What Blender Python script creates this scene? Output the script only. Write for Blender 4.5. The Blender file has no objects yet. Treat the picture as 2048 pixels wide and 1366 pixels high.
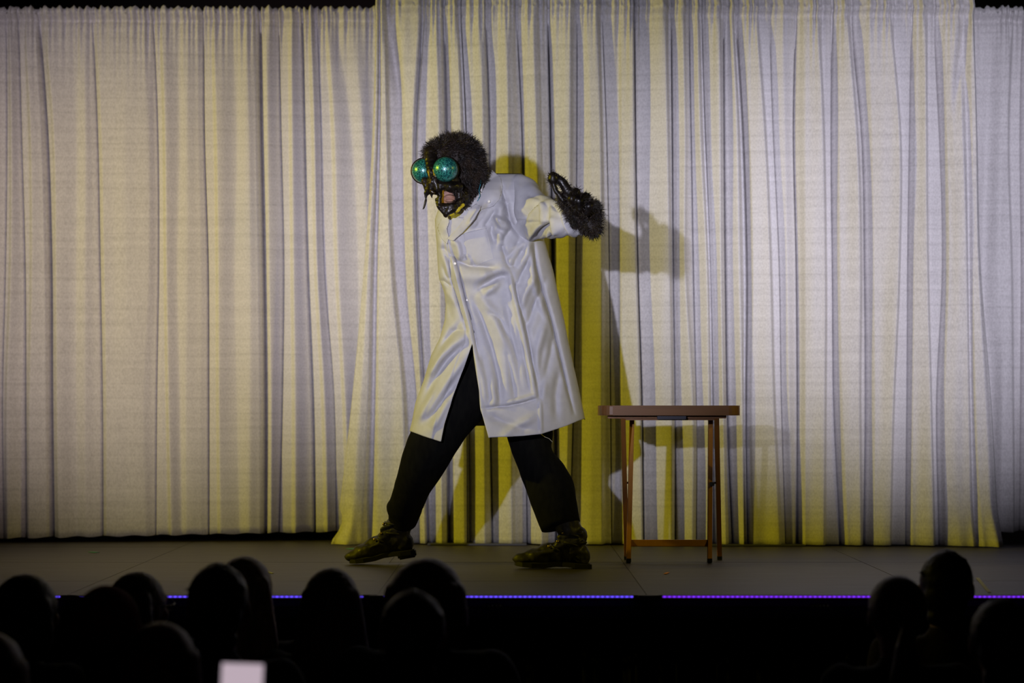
import bpy, bmesh, math, random
import numpy as np
from mathutils import Vector, Matrix
random.seed(7); RNG = np.random.default_rng(7)
C = bpy.context.scene.collection
scn = bpy.context.scene
F = 4760.0            # focal length in pixels for a 2048 px wide frame
SZ = 1.10             # stage height above the hall floor
CZ = SZ + 0.64        # camera height
HY = 815.0            # horizon row

# ------------------------------------------------------------------ camera
cam = bpy.data.cameras.new('camera'); co = bpy.data.objects.new('camera', cam); C.objects.link(co)
co.location = (0, -10, CZ); co.rotation_euler = (math.pi/2, 0, 0)
cam.sensor_width = 36; cam.lens = F/2048*36
cam.shift_y = (HY-683)/2048.0
cam.clip_end = 200
cam.dof.use_dof = True; cam.dof.focus_distance = 9.5; cam.dof.aperture_fstop = 2.2
scn.camera = co

# ------------------------------------------------------------------ world and light
w = bpy.data.worlds.new('world'); scn.world = w; w.use_nodes = True
w.node_tree.nodes['Background'].inputs[0].default_value = (0.36, 0.29, 0.26, 1)
w.node_tree.nodes['Background'].inputs[1].default_value = 0.015
scn.view_settings.view_transform = 'Standard'; scn.view_settings.look = 'None'
scn.view_settings.exposure = 0.0; scn.view_settings.gamma = 1.0
scn.view_settings.use_curve_mapping = False

def P(px, py, D):
    return Vector(((px-1024)/F*D, D-10, CZ + (HY-py)/F*D))

def spot(name, loc, target, half, blend, energy, color, radius=0.05):
    l = bpy.data.lights.new(name, 'SPOT'); o = bpy.data.objects.new(name, l); C.objects.link(o)
    o.location = loc
    d = Vector(target) - Vector(loc)
    o.rotation_euler = d.to_track_quat('-Z', 'Y').to_euler()
    l.spot_size = math.radians(half*2); l.spot_blend = blend
    l.energy = energy; l.color = color; l.shadow_soft_size = radius
    return o
KEY = (0.82, 0.81, 1.0)
spot('key_spot', (-1.18, -7.5, CZ+0.75), P(1040, 470, 10.5), 11.1, 1.0, 1270, KEY, 0.03)
spot('pool_spot_left', (-2.3, -7.5, CZ+0.8), P(320, 450, 11.3), 11.2, 1.0, 1120, (0.96, 0.84, 0.95), 0.04)
spot('pool_spot_right', (2.0, -7.5, CZ+0.8), P(1830, 440, 11.0), 10.6, 1.0, 2100, (0.87, 0.84, 1.0), 0.04)
spot('warm_spot_left', (0.7, -8.0, CZ+0.9), P(330, 640, 11.3), 8.5, 1.0, 100, (1.0, 0.74, 0.44), 0.06)
spot('warm_spot_far_left', (2.4, -6.5, CZ+1.0), P(60, 560, 11.3), 9.0, 1.0, 190, (1.0, 0.68, 0.42), 0.06)
YEL = (1.0, 0.82, 0.02)
spot('side_wash_left', (-4.9, -1.45, SZ+2.5), (2.1, 1.0, SZ+0.6), 32, 0.9, 450, YEL, 0.05)
spot('side_wash_right', (4.7, -2.4, SZ+2.5), (-0.8, 0.8, SZ+0.2), 23, 1.0, 125, (1.0, 0.80, 0.08), 0.05)

# ------------------------------------------------------------------ materials
def mat(name, col, rough=0.7, metal=0.0, spec=0.5, emis=None, estr=0, sheen=0, coat=0):
    m = bpy.data.materials.new(name); m.use_nodes = True
    b = m.node_tree.nodes['Principled BSDF']
    b.inputs['Base Color'].default_value = (*col, 1); b.inputs['Roughness'].default_value = rough
    b.inputs['Metallic'].default_value = metal; b.inputs['Specular IOR Level'].default_value = spec
    if sheen: b.inputs['Sheen Weight'].default_value = sheen
    if coat: b.inputs['Coat Weight'].default_value = coat; b.inputs['Coat Roughness'].default_value = .12
    if emis: b.inputs['Emission Color'].default_value = (*emis, 1); b.inputs['Emission Strength'].default_value = estr
    return m
def nodes(m):
    nt = m.node_tree; return nt, nt.nodes, nt.links, nt.nodes['Principled BSDF']
def noise_mat(name, c1, c2, scale=(8, 8, 8), nscale=1.0, rough=.7, bump=.2, bdist=.005, detail=4, **k):
    m = mat(name, c1, rough, **k); nt, N, L, b = nodes(m)
    tc = N.new('ShaderNodeTexCoord'); mp = N.new('ShaderNodeMapping'); mp.inputs['Scale'].default_value = scale
    nz = N.new('ShaderNodeTexNoise'); nz.inputs['Scale'].default_value = nscale; nz.inputs['Detail'].default_value = detail
    L.new(tc.outputs['Object'], mp.inputs[0]); L.new(mp.outputs[0], nz.inputs['Vector'])
    r = N.new('ShaderNodeValToRGB'); r.color_ramp.elements[0].position = .35; r.color_ramp.elements[1].position = .65
    r.color_ramp.elements[0].color = (*c1, 1); r.color_ramp.elements[1].color = (*c2, 1)
    L.new(nz.outputs['Fac'], r.inputs[0]); L.new(r.outputs[0], b.inputs['Base Color'])
    if bump:
        bp = N.new('ShaderNodeBump'); bp.inputs['Strength'].default_value = bump; bp.inputs['Distance'].default_value = bdist
        L.new(nz.outputs['Fac'], bp.inputs['Height']); L.new(bp.outputs[0], b.inputs['Normal'])
    return m
def drape_mat(name, c1, c2):
    # slubby woven drape: rows of short dashes, thin cross bands, glossy specks
    m = mat(name, c1, .62, spec=.35, sheen=.15); nt, N, L, b = nodes(m)
    tc = N.new('ShaderNodeTexCoord')
    def noise(sc, d=2):
        mp = N.new('ShaderNodeMapping'); mp.inputs['Scale'].default_value = sc
        nz = N.new('ShaderNodeTexNoise'); nz.inputs['Scale'].default_value = 1; nz.inputs['Detail'].default_value = d
        L.new(tc.outputs['Object'], mp.inputs[0]); L.new(mp.outputs[0], nz.inputs['Vector']); return nz.outputs['Fac']
    dash = noise((170, 5, 95), 2); band = noise((3, .5, 60), 3); soft = noise((9, 2, 3), 2)
    wv = N.new('ShaderNodeTexWave'); wv.wave_type = 'BANDS'; wv.bands_direction = 'Z'; wv.wave_profile = 'SAW'
    wv.inputs['Scale'].default_value = 4.4; wv.inputs['Distortion'].default_value = .5; wv.inputs['Detail'].default_value = 1
    L.new(tc.outputs['Object'], wv.inputs['Vector'])
    pw = N.new('ShaderNodeMath'); pw.operation = 'POWER'; pw.inputs[1].default_value = 14; L.new(wv.outputs['Fac'], pw.inputs[0])
    def madd(a, k, c):
        n = N.new('ShaderNodeMath'); n.operation = 'MULTIPLY_ADD'; L.new(a, n.inputs[0]); n.inputs[1].default_value = k
        if isinstance(c, float): n.inputs[2].default_value = c
        else: L.new(c, n.inputs[2])
        return n.outputs[0]
    v = madd(dash, 1.1, -.30); v = madd(band, .55, v); v = madd(soft, .1, v); v = madd(pw.outputs[0], -.22, v)
    mx = N.new('ShaderNodeMix'); mx.data_type = 'RGBA'; mx.inputs['A'].default_value = (*c2, 1); mx.inputs['B'].default_value = (*c1, 1)
    L.new(v, mx.inputs['Factor']); L.new(mx.outputs['Result'], b.inputs['Base Color'])
    bp = N.new('ShaderNodeBump'); bp.inputs['Strength'].default_value = .35; bp.inputs['Distance'].default_value = .003
    L.new(v, bp.inputs['Height']); L.new(bp.outputs[0], b.inputs['Normal'])
    return m
M = {}
M['drape'] = drape_mat('white_woven_drape', (.78, .76, .77), (.44, .425, .43))
M['coat'] = noise_mat('white_cotton', (.56, .555, .585), (.60, .595, .615), (40, 40, 40), rough=.62, bump=.08, bdist=.002)
M['stitch'] = mat('stitch', (.66, .66, .72), .8)
M['trouser'] = noise_mat('black_cloth', (.003, .003, .003), (.006, .006, .005), (60, 60, 20), rough=.9, bump=.15, spec=.12)
M['boot'] = noise_mat('worn_black_leather', (.010, .009, .008), (.030, .026, .018), (25, 25, 25), rough=.58, bump=.5, bdist=.006, coat=.04)
M['sole'] = mat('boot_sole', (.01, .009, .008), .6)
M['brass'] = mat('brass', (.55, .40, .12), .25, 1)
M['latex'] = noise_mat('black_latex', (.004, .003, .003), (.014, .010, .007), (22, 22, 22), rough=.4, bump=.4, bdist=.008, coat=.06, spec=.3)
M['fur'] = noise_mat('dark_brown_fur', (.005, .003, .003), (.026, .015, .010), (30, 30, 30), rough=.65, bump=0)
M['ochre'] = noise_mat('ochre_latex', (.02, .012, .004), (.30, .20, .02), (40, 40, 25), rough=.3, bump=.4)
M['yellow'] = mat('yellow_latex', (.62, .50, .02), .5)
M['skin'] = noise_mat('skin', (.42, .23, .17), (.50, .28, .21), (30, 30, 30), rough=.55, bump=.05)
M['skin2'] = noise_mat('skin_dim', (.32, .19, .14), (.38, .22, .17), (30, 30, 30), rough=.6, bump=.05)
M['cord'] = mat('blue_cord', (.02, .25, .35), .5)
M['button'] = mat('button', (.82, .78, .62), .3)
M['lint'] = mat('lint', (.7, .68, .6), .8)
M['dark_wall'] = noise_mat('dark_wall_paint', (.022, .014, .013), (.028, .018, .016), (3, 3, 3), rough=.9)
M['carpet'] = noise_mat('dark_carpet', (.010, .009, .010), (.02, .018, .02), (60, 60, 60), rough=1)
M['skirt'] = noise_mat('black_skirting', (.004, .004, .005), (.007, .007, .008), (30, 30, 4), rough=.95)
M['frame'] = mat('dark_aluminium', (.05, .05, .06), .45, .6)
M['alu'] = noise_mat('aluminium', (.10, .11, .11), (.7, .75, .75), (60, 10, 60), rough=.35, metal=.8)
M['base'] = mat('steel_base', (.12, .12, .14), .5, .6)
M['tape'] = mat('pale_tape', (.42, .40, .36), .7)
M['teal'] = mat('teal_tape', (.05, .30, .26), .6)
M['orange'] = mat('orange_scrap', (.55, .20, .03), .7)
M['black'] = mat('black_plastic', (.01, .01, .01), .4)
# stage deck
m = mat('stage_deck', (.035, .031, .028), .42, spec=.4); nt, N, L, b = nodes(m)
tc = N.new('ShaderNodeTexCoord'); mp = N.new('ShaderNodeMapping'); mp.inputs['Scale'].default_value = (2.2, 14, 1)
nz = N.new('ShaderNodeTexNoise'); nz.inputs['Scale'].default_value = 2; nz.inputs['Detail'].default_value = 6
L.new(tc.outputs['Object'], mp.inputs[0]); L.new(mp.outputs[0], nz.inputs['Vector'])
r = N.new('ShaderNodeValToRGB'); r.color_ramp.elements[0].color = (.040, .033, .030, 1); r.color_ramp.elements[1].color = (.066, .056, .051, 1)
r.color_ramp.elements[0].position = .35; r.color_ramp.elements[1].position = .7
L.new(nz.outputs['Fac'], r.inputs[0]); L.new(r.outputs[0], b.inputs['Base Color'])
r2 = N.new('ShaderNodeMapRange'); r2.inputs['To Min'].default_value = .42; r2.inputs['To Max'].default_value = .62
L.new(nz.outputs['Fac'], r2.inputs['Value']); L.new(r2.outputs[0], b.inputs['Roughness'])
bp = N.new('ShaderNodeBump'); bp.inputs['Strength'].default_value = .15; bp.inputs['Distance'].default_value = .004
L.new(nz.outputs['Fac'], bp.inputs['Height']); L.new(bp.outputs[0], b.inputs['Normal'])
M['deck'] = m
# wood
def wood(name, c1, c2, sc):
    m = mat(name, c1, .42, spec=.4); nt, N, L, b = nodes(m)
    tc = N.new('ShaderNodeTexCoord'); mp = N.new('ShaderNodeMapping'); mp.inputs['Scale'].default_value = sc
    nz = N.new('ShaderNodeTexNoise'); nz.inputs['Scale'].default_value = 3; nz.inputs['Detail'].default_value = 5; nz.inputs['Distortion'].default_value = .6
    L.new(tc.outputs['Object'], mp.inputs[0]); L.new(mp.outputs[0], nz.inputs['Vector'])
    r = N.new('ShaderNodeValToRGB'); r.color_ramp.elements[0].color = (*c1, 1); r.color_ramp.elements[1].color = (*c2, 1)
    L.new(nz.outputs['Fac'], r.inputs[0]); L.new(r.outputs[0], b.inputs['Base Color']); return m
M['wood_top'] = wood('brown_wood_top', (.16, .072, .022), (.26, .12, .038), (1.5, 14, 14))
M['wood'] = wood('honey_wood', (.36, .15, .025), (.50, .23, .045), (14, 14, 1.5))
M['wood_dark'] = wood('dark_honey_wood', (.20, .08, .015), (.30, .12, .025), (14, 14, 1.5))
# compound eye
m = mat('green_compound_eye', (.02, .3, .2), .34, .35, coat=1.0); nt, N, L, b = nodes(m)
tc = N.new('ShaderNodeTexCoord'); vo = N.new('ShaderNodeTexVoronoi'); vo.inputs['Scale'].default_value = 210
L.new(tc.outputs['Object'], vo.inputs['Vector'])
n2 = N.new('ShaderNodeTexNoise'); n2.inputs['Scale'].default_value = 60; L.new(tc.outputs['Object'], n2.inputs['Vector'])
ad = N.new('ShaderNodeMath'); ad.operation = 'MULTIPLY_ADD'; ad.inputs[1].default_value = .45; L.new(n2.outputs['Fac'], ad.inputs[0]); L.new(vo.outputs['Distance'], ad.inputs[2])
r = N.new('ShaderNodeValToRGB'); e = r.color_ramp.elements; e[0].position = .25; e[0].color = (.09, .62, .50, 1); e[1].position = .9; e[1].color = (.005, .08, .09, 1)
L.new(ad.outputs[0], r.inputs[0]); L.new(r.outputs[0], b.inputs['Base Color'])
bp = N.new('ShaderNodeBump'); bp.inputs['Strength'].default_value = .45; bp.inputs['Distance'].default_value = .001; bp.invert = True
L.new(vo.outputs['Distance'], bp.inputs['Height']); L.new(bp.outputs[0], b.inputs['Normal'])
M['eye'] = m; b.inputs['Coat Roughness'].default_value = .24
def led(name, col, s):
    m = mat(name, (.02, .02, .03), .5, emis=col, estr=s); nt, N, L, b = nodes(m)
    tc = N.new('ShaderNodeTexCoord'); wv = N.new('ShaderNodeTexWave'); wv.bands_direction = 'X'; wv.inputs['Scale'].default_value = 19
    L.new(tc.outputs['Object'], wv.inputs['Vector'])
    mr = N.new('ShaderNodeMapRange'); mr.inputs['To Min'].default_value = s*.45; mr.inputs['To Max'].default_value = s*1.4
    L.new(wv.outputs['Fac'], mr.inputs['Value']); L.new(mr.outputs[0], b.inputs['Emission Strength']); return m
M['led_blue'] = led('blue_violet_led', (.13, .07, 1.0), .9)
M['led_violet'] = led('violet_led', (.22, .03, 1.0), .75)
M['screen'] = mat('lit_screen', (.1, .1, .1), .3, emis=(.80, .64, .74), estr=.62)

# ------------------------------------------------------------------ helpers
def link(name, me, m=None, parent=None, smooth=True):
    o = bpy.data.objects.new(name, me); C.objects.link(o)
    if m is not None:
        me.materials.clear(); me.materials.append(m)
    if smooth: me.polygons.foreach_set('use_smooth', [True]*len(me.polygons))
    if parent: o.parent = parent
    return o
def tag(o, label=None, cat=None, group=None, kind=None):
    if label: o['label'] = label
    if cat: o['category'] = cat
    if group: o['group'] = group
    if kind: o['kind'] = kind
    return o
def empty(name, loc=(0, 0, 0)):
    o = bpy.data.objects.new(name, None); C.objects.link(o); o.location = loc; o.empty_display_size = .1
    return o
def to_mesh(name, V, Fc):
    me = bpy.data.meshes.new(name); me.from_pydata([tuple(v) for v in V], [], Fc); me.update(); return me
def grid_mesh(name, G, closed=False, cap=False):
    nr, nc = G.shape[:2]
    V = G.reshape(-1, 3).tolist(); Fc = []
    cc = nc if closed else nc-1
    for i in range(nr-1):
        for j in range(cc):
            k = (j+1) % nc
            Fc.append((i*nc+j, i*nc+k, (i+1)*nc+k, (i+1)*nc+j))
    if cap:
        Fc.append(tuple(range(nc))[::-1]); Fc.append(tuple((nr-1)*nc+j for j in range(nc)))
    return to_mesh(name, V, Fc)
def box_bm(bm, c, s, rot=None, bevel=0):
    r = bmesh.ops.create_cube(bm, size=1)['verts']
    mt = Matrix.Translation(c) @ (rot.to_4x4() if rot else Matrix.Identity(4)) @ Matrix.Diagonal((*s, 1))
    bmesh.ops.transform(bm, matrix=mt, verts=r)
    if bevel:
        ed = list({e for v in r for e in v.link_edges})
        bmesh.ops.bevel(bm, geom=ed, offset=bevel, segments=2, affect='EDGES')
def bm_obj(name, bm, m, parent=None, smooth=False):
    me = bpy.data.meshes.new(name); bm.to_mesh(me); bm.free()
    return link(name, me, m, parent, smooth)
def box(name, c, s, m, parent=None, bevel=0, rot=None):
    bm = bmesh.new(); box_bm(bm, c, s, rot, bevel); return bm_obj(name, bm, m, parent)
def bar(name, a, b_, w_, t_, m, parent=None, bevel=.002, ref=Vector((0, 1, 0))):
    a = Vector(a); b_ = Vector(b_); z = (b_-a).normalized(); x = ref.cross(z).normalized(); y = z.cross(x)
    R = Matrix((x, y, z)).transposed()
    return box(name, (a+b_)/2, (w_, t_, (b_-a).length), m, parent, bevel, R)
# --- sculpting kit: overlapping solids fused by a voxel remesh into one continuous skin
def ell(bm, c, r, rot=None, sub=3):
    vs = bmesh.ops.create_icosphere(bm, subdivisions=sub, radius=1)['verts']
    mt = Matrix.Translation(c) @ (rot.to_matrix().to_4x4() if rot else Matrix.Identity(4)) @ Matrix.Diagonal((*r, 1))
    bmesh.ops.transform(bm, matrix=mt, verts=vs)
def cap(bm, a, b_, r1, r2, n=14):
    a = Vector(a); b_ = Vector(b_); d = b_-a
    if d.length < 1e-6: return
    z = d.normalized(); x = z.orthogonal().normalized(); y = z.cross(x)
    rings = []
    for k in range(1, 5): t = math.pi/2*(1-k/4.); rings.append((a - z*r1*math.sin(t), r1*math.cos(t)))
    for k in range(0, 4): t = math.pi/2*(k/4.); rings.append((b_ + z*r2*math.sin(t), r2*math.cos(t)))
    vs = [[bm.verts.new(c+(x*math.cos(2*math.pi*j/n)+y*math.sin(2*math.pi*j/n))*r) for j in range(n)] for c, r in rings]
    p0 = bm.verts.new(a-z*r1); p1 = bm.verts.new(b_+z*r2)
    for i in range(len(vs)-1):
        for j in range(n): bm.faces.new((vs[i][j], vs[i][(j+1) % n], vs[i+1][(j+1) % n], vs[i+1][j]))
    for j in range(n):
        bm.faces.new((p0, vs[0][(j+1) % n], vs[0][j])); bm.faces.new((p1, vs[-1][j], vs[-1][(j+1) % n]))
def chain(bm, pts, rs):
    for i in range(len(pts)-1): cap(bm, pts[i], pts[i+1], rs[i], rs[i+1])
def fuse(name, bm, vox, smooth=4, noise=None):
    me = bpy.data.meshes.new(name); bm.to_mesh(me); bm.free()
    o = bpy.data.objects.new('tmp', me); C.objects.link(o)
    md = o.modifiers.new('r', 'REMESH'); md.mode = 'VOXEL'; md.voxel_size = vox; md.use_smooth_shade = True
    if smooth: s = o.modifiers.new('s', 'SMOOTH'); s.factor = .5; s.iterations = smooth
    if noise:
        t = bpy.data.textures.new('n', 'CLOUDS'); t.noise_scale = noise[0]
        d = o.modifiers.new('d', 'DISPLACE'); d.texture = t; d.strength = noise[1]; d.mid_level = .5; d.texture_coords = 'GLOBAL'
    dg = bpy.context.evaluated_depsgraph_get(); dg.update()
    out = bpy.data.meshes.new_from_object(o.evaluated_get(dg)); out.name = name
    bpy.data.objects.remove(o); bpy.data.meshes.remove(me)
    return out
def catmull(Y, X, q):
    Y = np.asarray(Y, float); X = np.asarray(X, float); q = np.clip(q, Y[0], Y[-1])
    m_ = np.gradient(X, Y); i = np.clip(np.searchsorted(Y, q)-1, 0, len(Y)-2)
    h = Y[i+1]-Y[i]; t = (q-Y[i])/h
    return (2*t**3-3*t**2+1)*X[i] + (t**3-2*t**2+t)*h*m_[i] + (-2*t**3+3*t**2)*X[i+1] + (t**3-t**2)*h*m_[i+1]
def tube(name, pts, r, m, parent=None, n=8):
    bm = bmesh.new(); chain(bm, pts, [r]*len(pts) if not hasattr(r, '__len__') else r); return bm_obj(name, bm, m, parent, True)

# ------------------------------------------------------------------ the hall
tag(box('floor', (0, -4, -.03), (14, 22, .06), M['carpet']), kind='structure')
tag(box('wall_back', (0, 6.1, 2.6), (14, .2, 5.2), M['dark_wall']), kind='structure')
tag(box('wall_left', (-7.1, -4, 2.6), (.2, 22, 5.2), M['dark_wall']), kind='structure')
tag(box('wall_right', (7.1, -4, 2.6), (.2, 22, 5.2), M['dark_wall']), kind='structure')
tag(box('ceiling', (0, -4, 5.25), (14, 22, .1), M['dark_wall']), kind='structure')

# ------------------------------------------------------------------ stage
stage = empty('stage_platform', (0, -1.88, 0))
tag(stage, 'low black stage platform of dark grey-brown deck panels with a black skirt', 'stage')
def rel(o): o.matrix_parent_inverse = Matrix.Translation(-stage.location) ; return o
DY0 = -1.88
xs_ = [-3.48, -2.5, -1.52, -.505, .46, 1.45, 2.45, 3.45]
ys_ = [DY0, -1.22, -.15, .92, 1.92, 2.92]
for j in range(len(ys_)-1):
    for i in range(len(xs_)-1):
        x0, x1, y0, y1 = xs_[i]+.0007, xs_[i+1]-.0007, ys_[j]+.0015, ys_[j+1]-.0015
        dz = random.uniform(-.0004, .0004)
        rel(box('deck_panel', ((x0+x1)/2, (y0+y1)/2, SZ-.02+dz), (x1-x0, y1-y0, .04), M['deck'], stage, bevel=.0012))
for i in range(len(xs_)-1):
    x0, x1 = xs_[i]+.012, xs_[i+1]-.012
    rel(box('edge_rail', ((x0+x1)/2, DY0+.012, SZ-.062), (x1-x0, .02, .040), M['frame'], stage, bevel=.003))
# black skirt below with shallow folds
n = 500; G = np.zeros((2, n, 3))
xx = np.linspace(-3.48, 3.45, n)
for r_, z in enumerate((SZ-.06, .005)):
    G[r_, :, 0] = xx; G[r_, :, 1] = DY0+.06+.012*np.sin(xx*42)+.006*np.sin(xx*97); G[r_, :, 2] = z
sk = link('stage_skirt', grid_mesh('stage_skirt', G), M['skirt'], stage); rel(sk)
s_ = sk.modifiers.new('s', 'SOLIDIFY'); s_.thickness = .003
rel(box('joint_strip', (-.485, -1.05, SZ), (.05, 1.64, .002), M['deck'], stage))
for px in (335, 985, 1640):
    q = P(px, 1211, 8.11)
    h = empty('rail_latch', q); h.parent = stage; rel(h)
    bm = bmesh.new(); box_bm(bm, (0, 0, 0), (.072, .012, .014), bevel=.003); o = bm_obj('latch_plate', bm, M['frame'], h)
    for k in range(5):
        bm = bmesh.new(); box_bm(bm, (-.026+.013*k, -.008, 0), (.007, .006, .006), bevel=.001); bm_obj('latch_pin', bm, M['alu'], h)
for a, b_ in ((-.47, 0), (.445, 0), (-1.47, 0)):
    rel(box('corner_connector', (a+.02, DY0-.006, SZ-.008), (.075, .02, .016), M['black'], stage, bevel=.004))
for px0, px1, mm, lab in ((93, 122, 'led_blue', 'short blue-violet light strip on stage edge, furthest left'),
                          (158, 728, 'led_blue', 'blue-violet light strip on the stage edge behind the left audience heads'),
                          (764, 1268, 'led_blue', 'blue-violet light strip on the stage edge in front of the masked performer'),
                          (1323, 1888, 'led_violet', 'purple light strip on the stage edge right of the wooden table'),
                          (1905, 2100, 'led_violet', 'purple light strip on the stage edge at far right')):
    a = P(px0, 1190, 8.115); b_ = P(px1, 1190, 8.115)
    root = empty('light_strip', ((a.x+b_.x)/2, DY0-.006, SZ-.0055)); ln = b_.x-a.x
    bm = bmesh.new(); box_bm(bm, (0, 0.002, 0), (ln, .004, .011)); bm_obj('strip_backing', bm, M['black'], root)
    bm = bmesh.new(); box_bm(bm, (0, -.003, .0005), (ln-.004, .006, .0065), bevel=.0015); bm_obj('led_diffuser', bm, M[mm], root)
    tag(root, lab, 'light strip')

# marks on the stage floor
def mark(name, pts, w_, m, lab, cat='tape'):
    a, b_ = [Vector((P(px, py, .64*F/(py-HY)).x, P(px, py, .64*F/(py-HY)).y, SZ+.0026)) for px, py in pts]
    d = (b_-a); bm = bmesh.new(); box_bm(bm, (a+b_)/2, (w_, d.length, .0016), Matrix.Rotation(math.atan2(-d.x, d.y), 3, 'Z'))
    tag(bm_obj(name, bm, m), lab, cat)
mark('floor_tape', ((1955, 1157), (1979, 1186)), .012, M['tape'], 'thin pale strip of tape on the stage floor at far right')
mark('floor_tape', ((700, 1099), (714, 1098)), .05, M['teal'], 'small teal tape mark on stage in front of the left curtain corner')
mark('paper_scrap', ((1330, 1149), (1336, 1146)), .012, M['orange'], 'tiny orange scrap on the stage floor in front of the table', 'scrap')
mark('floor_tape', ((533, 1144), (546, 1148)), .008, M['tape'], 'short pale scuff of tape on stage floor beside the blonde head')
mark('floor_tape', ((180, 1105), (196, 1106)), .02, M['teal'], 'faint teal tape mark on the stage floor in front of the left curtain')

# ------------------------------------------------------------------ curtains
ROWY = [40, 250, 540, 800, 1085]
AMP = .062
def curtain(name, keys, side, Dl, Dr, xl, xr, ytop, ybot, rod, lab, flare=None, seed=1, tilt=lambda x: 0*x, amp=1.0):
    """keys: (type, depth, x at the five rows, strength). side=+1: steep drop to the right of a ridge, -1: to its left."""
    nodes_ = []     # (x5, depth0..1, strength slit)
    for k in keys:
        t, d, X = k[0], k[1], np.array(k[2], float); st = k[3] if len(k) > 3 else 1.0
        if t == 'C':
            nodes_ += [(X-2.6*st, d, 0), (X, d, 1.1*st), (X+2.6*st, d, 0)]
        elif t == 'R':
            if side > 0: nodes_ += [(X, 0., 0), (X+8, k[4] if len(k) > 4 else .65, 0)]
            else: nodes_ += [(X-8, k[4] if len(k) > 4 else .65, 0), (X, 0., 0)]
        else: nodes_.append((X, d, 0))
    nodes_.sort(key=lambda a: a[0].mean())
    # keep the order on every row
    XS = np.array([a[0] for a in nodes_])
    for i in range(1, len(XS)): XS[i] = np.maximum(XS[i], XS[i-1]+.6)
    DP = np.array([a[1] for a in nodes_])*AMP*amp; SL = np.array([a[2] for a in nodes_])*.075
    ys = np.concatenate([np.linspace(ytop, 90, 26), np.linspace(90, ybot, 64)[1:]])
    cols = []; seg = []; tt = []
    for i in range(len(XS)-1):
        m_ = max(2, int(round((XS[i+1]-XS[i]).mean()/1.9)))
        for k in range(m_): seg.append(i); tt.append(k/m_)
    seg.append(len(XS)-2); tt.append(1.); seg = np.array(seg); tt = np.array(tt)
    sm = tt*tt*(3-2*tt)*.6+tt*.4
    rs = np.random.default_rng(seed)
    ph = rs.uniform(0, 6.28, 12); fr = rs.uniform(.12, .75, 12)
    G = np.zeros((len(ys), len(seg), 3))
    col = np.arange(len(seg))
    drift = np.cumsum(rs.normal(0, 1, len(seg))); drift -= np.linspace(drift[0], drift[-1], len(seg))
    for r_, y in enumerate(ys):
        xn = np.array([catmull(ROWY, XS[i], y) for i in range(len(XS))]) if y >= 40 else XS[:, 0]
        for i in range(1, len(xn)): xn[i] = max(xn[i], xn[i-1]+.4)
        x = xn[seg]*(1-tt)+xn[seg+1]*tt
        d = DP[seg]*(1-sm)+DP[seg+1]*sm
        k = 1-.45*math.exp(-max(y-30, 0)/60.)
        sl = (SL[seg]*(1-tt)+SL[seg+1]*tt)*min(1, .35+max(0, y-30)/120)
        hem = 1+.25*max(0, (y-700)/385)
        g = sum(math.sin(1)*np.sin(x*fr[q]+ph[q]) for q in range(6))*.0042*math.exp(-max(0, y-rod-10)/45.)
        g += sum(np.sin(x*fr[q]*.22+ph[q]+y*.004*(q-8)) for q in range(6, 12))*.0022*amp**2
        d = d*k*hem+sl+g
        d -= .020*math.exp(-((y-rod)/8.)**2)
        d += .012*math.exp(-((y-rod-17)/6.)**2)
        Db = Dl+(Dr-Dl)*(x-xl)/(xr-xl)
        yy = y + (tilt(x) if y > 60 else 0)*(y-60)/1000. + np.sin(x*.11+ph[0])*1.2*(1 if y > ybot-30 else 0)
        if y < rod: yy = y+np.sin(x*.45+ph[1])*2.2+np.sin(x*.21+ph[2])*2.0
        if flare: dd, fx = flare(x, y); d = d+dd; x = x+fx
        G[r_, :, 0] = (x-1024)/F*Db; G[r_, :, 1] = Db-10+d; G[r_, :, 2] = np.maximum(CZ+(HY-yy)/F*Db, SZ+.006)
    me = grid_mesh(name, G); o = link(name, me, M['drape'])
    s = o.modifiers.new('s', 'SOLIDIFY'); s.thickness = .0015; s.offset = 1
    tag(o, lab, 'curtain'); return o
def c(*x): return list(x)
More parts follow.
